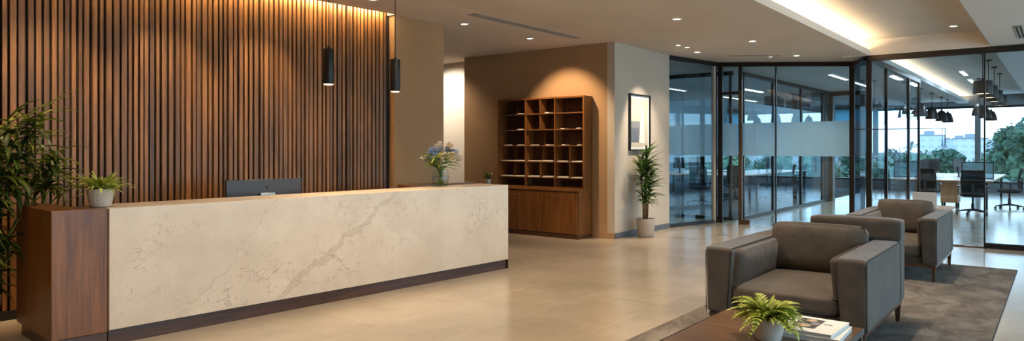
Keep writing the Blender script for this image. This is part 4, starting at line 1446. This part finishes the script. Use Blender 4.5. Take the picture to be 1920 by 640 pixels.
# ================================================================== OFFICES
def office_chair(label, loc, rz, group):
    """faces local +x"""
    t = thing('office_chair', label, 'office chair', loc, rz, group)
    se = cushion(0.24, 0.25, 0.04, 0.035, (0, 0, 0.012), 8).build('seat', M['seat_black'], t); se.location = (0.02, 0, 0.47)
    # back: frame with mesh panel, curved
    n_ = 8
    fr = MB(); ms = MB()
    def bp(y, v):   # point on the back surface, v 0..1
        return (-0.235 - 0.09 * v + 0.05 * math.sin(v * 2.6) + 0.10 * (y / 0.24) ** 2 * 0.35, y * (0.92 + 0.08 * math.sin(v * 3.0)), 0.53 + 0.53 * v)
    for y in (-0.235, 0.235):
        fr.tube([bp(y, v / n_) for v in range(n_ + 1)], 0.014, 6)
    for v in (0.0, 0.42, 1.0):
        fr.tube([bp(-0.235 + 0.47 * k / n_, v) for k in range(n_ + 1)], 0.014, 6)
    vs = [bp(-0.235 + 0.47 * k / n_, v / n_) for v in range(n_ + 1) for k in range(n_ + 1)]
    vs2 = [(x - 0.004, y, z) for x, y, z in vs]
    q = (n_ + 1) ** 2
    fs = []
    for v in range(n_):
        for k in range(n_):
            a = v * (n_ + 1) + k
            fs.append((a, a + 1, a + n_ + 2, a + n_ + 1)); fs.append((q + a, q + a + n_ + 1, q + a + n_ + 2, q + a + 1))
    ms.add(vs + vs2, fs, True)
    br = fr.build('backrest', M['plastic_black'], t)
    ms.build('mesh_panel', M['mesh_black'], br)
    MB().tube([(-0.06, 0, 0.43), (-0.22, 0, 0.44), (-0.27, 0, 0.55), (-0.27, 0, 0.72)], 0.022, 8).build('back_support', M['plastic_black'], t)
    for s_ in (-1, 1):
        ar = MB().tube([(-0.02, s_ * 0.22, 0.46), (-0.02, s_ * 0.285, 0.48), (-0.02, s_ * 0.285, 0.66)], 0.014, 6)
        ar.box(-0.16, 0.12, s_ * 0.285 - 0.035, s_ * 0.285 + 0.035, 0.66, 0.685)
        ar.build('armrest', M['plastic_black'], t)
    MB().lathe([(0.035, 0.09), (0.035, 0.26), (0.022, 0.27), (0.022, 0.44)], n=14, cap1=True).build('gas_column', M['plastic_black'], t)
    bs = MB()
    for k in range(5):
        a = 2 * math.pi * k / 5 + 0.3
        bs.tube([(0.02 * math.cos(a), 0.02 * math.sin(a), 0.115), (0.17 * math.cos(a), 0.17 * math.sin(a), 0.10), (0.32 * math.cos(a), 0.32 * math.sin(a), 0.072)], [0.028, 0.022, 0.014], 6)
    bs.build('star_base', M['plastic_black'], t)
    for k in range(5):
        a = 2 * math.pi * k / 5 + 0.3
        c_ = MB()
        cx, cyy = 0.32 * math.cos(a), 0.32 * math.sin(a)
        c_.tube([(cx - 0.022 * math.sin(a), cyy + 0.022 * math.cos(a), 0.03), (cx + 0.022 * math.sin(a), cyy - 0.022 * math.cos(a), 0.03)], 0.0295, 12)
        c_.build('caster', M['plastic_black'], t)
    return t


G1 = 'black mesh office chairs at the open office table'
oc = office_chair('black mesh office chair turned to the table, right one of the two backs', (19.9, 1.66, 0), R(4), G1)
def chair(label, loc, rz, group):
    c = copy_tree(oc)
    c.location = loc; c.rotation_euler = (0, 0, rz); c['label'] = label; c['group'] = group
    return c
chair('black mesh office chair turned to the table, left one of the two backs', (20.95, 2.74, 0), R(-4), G1)
chair('black office chair at the right side of the long office table', (22.3, 1.06, 0), R(95), G1)
G2 = 'dark office chairs in the meeting room'
Z2 = 0.012
chair('dark office chair nearest the room screen, seen through the side glass', (18.6, 7.95, Z2), R(12), G2)
chair('dark office chair left of the one nearest the screen, side glass view', (18.1, 9.1, Z2), R(-20), G2)
chair('dark office chair seen through the glass door opening', (19.95, 7.45, Z2), R(25), G2)
chair('dark office chair first along the meeting table behind the front screen', (21.3, 6.85, Z2), R(80), G2)
chair('dark office chair second along the meeting table behind the front screen', (22.4, 6.75, Z2), R(100), G2)
chair('dark office chair at the right end of the meeting table', (24.0, 6.85, Z2), R(120), G2)


def desk(name, label, x0, x1, y0, y1, z, top='desk_top', h=0.74, panel=True, legs_in=0.12):
    t = thing(name, label, 'table', ((x0 + x1) / 2, (y0 + y1) / 2, z))
    hx_, hy_ = (x1 - x0) / 2, (y1 - y0) / 2
    B(-hx_, hx_, -hy_, hy_, h - 0.035, h).build('tabletop', M[top], t, 0.004)
    ed = MB()
    ed.box(-hx_ - 0.004, -hx_, -hy_, hy_, h - 0.035, h - 0.002); ed.box(-hx_, hx_, -hy_ - 0.004, -hy_, h - 0.035, h - 0.002)
    ed.build('wood_edge', M['desk_oak'], t)
    for sx_ in (-1, 1):
        for sy_ in (-1, 1):
            B(sx_ * (hx_ - legs_in) - 0.03, sx_ * (hx_ - legs_in) + 0.03, sy_ * (hy_ - legs_in) - 0.03, sy_ * (hy_ - legs_in) + 0.03, 0, h - 0.036).build('leg', M['black'], t, 0.003)
    return t


dk = desk('office_table', 'long pale office table with oak edge behind the right glass screen', 21.65, 27.5, 1.40, 3.45, 0)
pd = thing('oak_pedestal', 'oak drawer pedestal under the long office table', 'pedestal', (22.0, 2.35, 0))
B(-0.16, 0.40, -0.20, 0.20, 0.13, 0.70).build('carcass', M['desk_oak'], pd, 0.004)
B(-0.18, -0.161, -0.195, 0.195, 0.14, 0.69).build('drawer_front', M['desk_oak'], pd, 0.003)
for sx_ in (-0.12, 0.34):
    for sy_ in (-0.16, 0.16):
        MB().cyl((sx_, sy_, 0), 0.025, 0.129, 12).build('foot', M['black'], pd)
m1 = desk('meeting_table', 'long pale table in the meeting room behind the front screen', 20.8, 27.6, 7.5, 9.1, Z2)
m2 = desk('meeting_desk', 'pale desk at the left of the meeting room, seen through side glass', 20.6, 26.0, 9.6, 11.2, Z2)


def monitor(label, loc, rz, wd=0.52, ht=0.33, group='monitors on the office tables'):
    """screen faces local +x"""
    t = thing('desk_monitor', label, 'monitor', loc, rz, group)
    B(-0.02, 0.0, -wd / 2, wd / 2, 0.16, 0.16 + ht).build('shell', M['plastic_black'], t, 0.005)
    B(0.0005, 0.002, -wd / 2 + 0.01, wd / 2 - 0.01, 0.17, 0.15 + ht).build('screen', M['screen'], t)
    B(-0.045, -0.022, -0.03, 0.03, 0.01, 0.30).build('stand', M['plastic_black'], t)
    B(-0.12, 0.06, -0.11, 0.11, 0, 0.010).build('foot', M['plastic_black'], t, 0.003)
    return t


monitor('dark monitor turned edge-on near the middle of the long office table', (24.0, 2.37, 0.741), R(60), 0.42, 0.36)
monitor('dark monitor left of the edge-on one on the long office table', (24.2, 3.05, 0.741), R(40), 0.5, 0.36)
monitor('dark monitor at the left end of the long office table', (23.0, 3.20, 0.741), R(20), 0.45, 0.34)
monitor('dark monitor on the left meeting room desk, leftmost', (21.3, 10.6, 0.741 + Z2), R(200), 0.55, 0.36, 'monitors in the meeting room')
monitor('dark monitor on the left meeting room desk, beside the leftmost', (21.6, 9.95, 0.741 + Z2), R(160), 0.55, 0.36, 'monitors in the meeting room')
monitor('dark monitor on the far end of the left meeting room desk', (23.6, 10.2, 0.741 + Z2), R(200), 0.55, 0.36, 'monitors in the meeting room')
dv = thing('desk_screen', 'dark framed translucent privacy screen on the long office table', 'desk screen', (22.9, 1.80, 0.741))
fr = MB()
fr.box(-0.015, 0.015, -0.37, -0.345, 0, 0.47); fr.box(-0.015, 0.015, 0.345, 0.37, 0, 0.47); fr.box(-0.015, 0.015, -0.345, 0.345, 0.44, 0.47); fr.box(-0.015, 0.015, -0.345, 0.345, 0, 0.03)
fr.build('frame', M['plastic_black'], dv, 0.003)
B(-0.004, 0.004, -0.345, 0.345, 0.03, 0.44).build('panel', frosted('smoked_acrylic', (0.50, 0.62, 0.66, 1), 0.75), dv)
for i, (x, y, rz) in enumerate(((22.4, 2.7, 0.2), (22.1, 2.15, -0.3), (23.4, 2.7, 0.1))):
    p = thing('paper_sheet', 'white paper sheet on the long office table, %s from the front' % first[i], 'paper', (x, y, 0.741), rz, 'papers on the long office table')
    B(-0.15, 0.15, -0.105, 0.105, 0, 0.004).build('sheet', M['paper'], p)
for i, (x, y, rz) in enumerate(((21.3, 8.6, 0.2), (22.4, 7.85, -0.2), (24.4, 7.8, 0.1))):
    p = thing('paper_sheet', 'white paper sheet on the meeting room table, %s from the left' % first[i], 'paper', (x, y, 0.741 + Z2), rz, 'papers on the meeting table')
    B(-0.18, 0.18, -0.12, 0.12, 0, 0.006).build('sheet', M['paper'], p)
tr = thing('floor_tray', 'small dark floor box on the office floor behind the far armchair', 'floor box', (14.9, 2.05, 0.0))
MB().lathe([(0.12, 0.0), (0.12, 0.012), (0.09, 0.02), (0.0, 0.021)], n=24).build('lid', M['black'], tr)

# potted tree at the far right by the window
rg = random.Random(41)
t = pot('potted_tree', 'potted leafy tree by the far window at the right edge', (28.9, 0.62, 0), 0.26, 0.30, 0.46, M['dark_pot'], 0.03)
st = MB(); f = MB()
st.tube([(0, 0, 0.4), (0.03, 0.02, 0.9), (-0.02, 0.0, 1.6)], [0.03, 0.025, 0.014], 8)
for k in range(12):
    a = rg.uniform(0, 6.28); z = rg.uniform(0.8, 1.5)
    e_ = Vector((0.5 * math.cos(a), 0.5 * math.sin(a), z + rg.uniform(0.1, 0.5)))
    st.tube([(0, 0, z), tuple(e_)], [0.010, 0.005], 5)
    for j in range(26):
        p = Vector((0, 0, z)).lerp(e_, rg.uniform(0.4, 1.1))
        f.blade(p, rg.uniform(0, 6.28), rg.uniform(0.12, 0.22), rg.uniform(0.05, 0.08), rg.uniform(-0.3, 1.0), rg.uniform(0.5, 1.3), 4, 0.2)
st.build('trunk', M['trunk'], t); f.build('foliage', M['leaf_dark'], t)

# ================================================================== OUTSIDE
M['far_ground'] = plain('far_parkland', S(84, 104, 84), 0.95, var=0.2, scale=0.05)
struct(B(45, 1600, -400, 900, -9.2, -9.0).build('ground', M['far_ground']))
M['crown'] = [plain('tree_crown_a', S(74, 98, 72), 0.9, var=0.5, scale=2.2, bump_s=0.6),
              plain('tree_crown_b', S(60, 84, 64), 0.9, var=0.5, scale=2.2, bump_s=0.6),
              plain('tree_crown_c', S(88, 110, 78), 0.9, var=0.5, scale=2.2, bump_s=0.6)]
M['bark'] = plain('tree_bark', S(86, 74, 62), 0.9)
rg = random.Random(77)


def tree(x, y, H, cr, label, mi, gz=-9.0, dens=16):
    t = thing('broadleaf_tree', label, 'tree', (x, y, gz), 0, 'trees in the park beyond the office windows')
    MB().tube([(0, 0, 0), (0.1, 0, H * 0.5), (0, 0.1, H * 0.8)], [0.35, 0.28, 0.12], 8).build('trunk', M['bark'], t)
    c = MB()
    for k in range(dens * 45):
        a = rg.uniform(0, 6.28); ph = math.asin(rg.uniform(-0.55, 1.0)); q = cr * rg.uniform(0.74, 1.04)
        c.blade((q * math.cos(ph) * math.cos(a) * 0.95, q * math.cos(ph) * math.sin(a) * 0.95, H - cr * 1.0 + q * math.sin(ph)), a + rg.uniform(-1.2, 1.2), rg.uniform(0.25, 0.55), rg.uniform(0.14, 0.28), rg.uniform(-0.6, 1.0), 0.6, 2, 0.2)
    c.ball((0, 0, H - cr * 1.0), cr * 0.62, 12, 8, (1, 1, 0.9), 0.08, rg)
    for k in range(dens * 7):
        a = rg.uniform(0, 6.28); rr = cr * math.sqrt(rg.uniform(0, 1)) * 0.82
        top = H - cr * 0.95 * (1 - math.sqrt(max(0, 1 - (rr / cr) ** 2)))
        zz = top - cr * 0.2 - cr * rg.uniform(0, 1.1) ** 1.5
        c.ball((rr * math.cos(a), rr * math.sin(a), zz), cr * rg.uniform(0.10, 0.20), 6, 5, (1, 1, 0.85), 0.35, rg)
    return c.build('crown', M['crown'][mi], t)


kinds = ('pale green', 'darker green', 'yellowish green')
tree(62, 1.9, 12.6, 2.4, 'dark crowned tree close outside the window at far right', 1, dens=26)
for row, (x0, hmin, hmax, num, cr0) in enumerate(((75, 6.8, 8.4, 7, 3.3), (95, 7.8, 9.3, 8, 3.4), (120, 8.8, 10.4, 10, 3.6), (160, 9.8, 11.4, 12, 4.0))):
    for j in range(num):
        y = x0 * (-0.02 + 0.62 * (j + rg.uniform(0.42, 0.58)) / num)
        mi = rg.randrange(3)
        lb = '%s broad tree of the %s row beyond the office windows' % (kinds[mi], ('nearest', 'second', 'third', 'farthest')[row])
        tree(x0 + rg.uniform(-3, 3), y, rg.uniform(hmin, hmax), x0 * 0.62 / num * rg.uniform(0.42, 0.46), lb, mi)
# town on the skyline; distance haze is painted into the facade colours
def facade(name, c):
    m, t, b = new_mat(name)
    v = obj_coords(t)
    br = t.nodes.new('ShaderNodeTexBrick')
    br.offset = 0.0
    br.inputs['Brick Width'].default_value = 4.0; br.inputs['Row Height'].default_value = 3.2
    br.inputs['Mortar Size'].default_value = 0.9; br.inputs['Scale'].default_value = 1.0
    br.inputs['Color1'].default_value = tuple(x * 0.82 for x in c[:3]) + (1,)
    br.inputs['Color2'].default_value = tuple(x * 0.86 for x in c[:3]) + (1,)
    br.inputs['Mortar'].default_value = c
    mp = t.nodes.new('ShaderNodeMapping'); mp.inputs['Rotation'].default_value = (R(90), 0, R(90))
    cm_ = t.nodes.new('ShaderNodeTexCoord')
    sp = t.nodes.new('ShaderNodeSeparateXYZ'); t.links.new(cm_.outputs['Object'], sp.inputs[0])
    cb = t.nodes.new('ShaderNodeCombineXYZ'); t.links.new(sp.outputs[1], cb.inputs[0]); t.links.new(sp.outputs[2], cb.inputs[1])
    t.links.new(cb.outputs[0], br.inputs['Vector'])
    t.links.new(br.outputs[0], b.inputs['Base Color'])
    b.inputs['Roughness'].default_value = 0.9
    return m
M['fac'] = [facade('hazed_pale_facade', S(198, 196, 194)), facade('hazed_grey_facade', S(184, 184, 186)), facade('hazed_light_facade', S(206, 203, 200))]
M['roof'] = plain('grey_roof', S(140, 144, 148), 0.9)
for k in range(34):
    x0_ = 430 + 95 * (k % 3)
    x = x0_ + rg.uniform(0, 25)
    y = (x0_ + 12) * (0.0 + 0.46 * (k // 3 + (k % 3) * 0.33) / 11)
    hh_ = rg.uniform(13, 18) + (9 if k % 9 == 2 else 0)
    wd = rg.uniform(12, 14)
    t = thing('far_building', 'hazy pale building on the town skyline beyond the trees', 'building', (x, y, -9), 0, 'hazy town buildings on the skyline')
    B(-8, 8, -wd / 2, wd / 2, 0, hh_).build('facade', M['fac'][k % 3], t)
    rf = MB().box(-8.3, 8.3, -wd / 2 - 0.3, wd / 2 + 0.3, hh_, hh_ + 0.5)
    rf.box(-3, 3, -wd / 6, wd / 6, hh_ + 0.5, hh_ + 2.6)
    rf.build('roof', M['roof'], t)
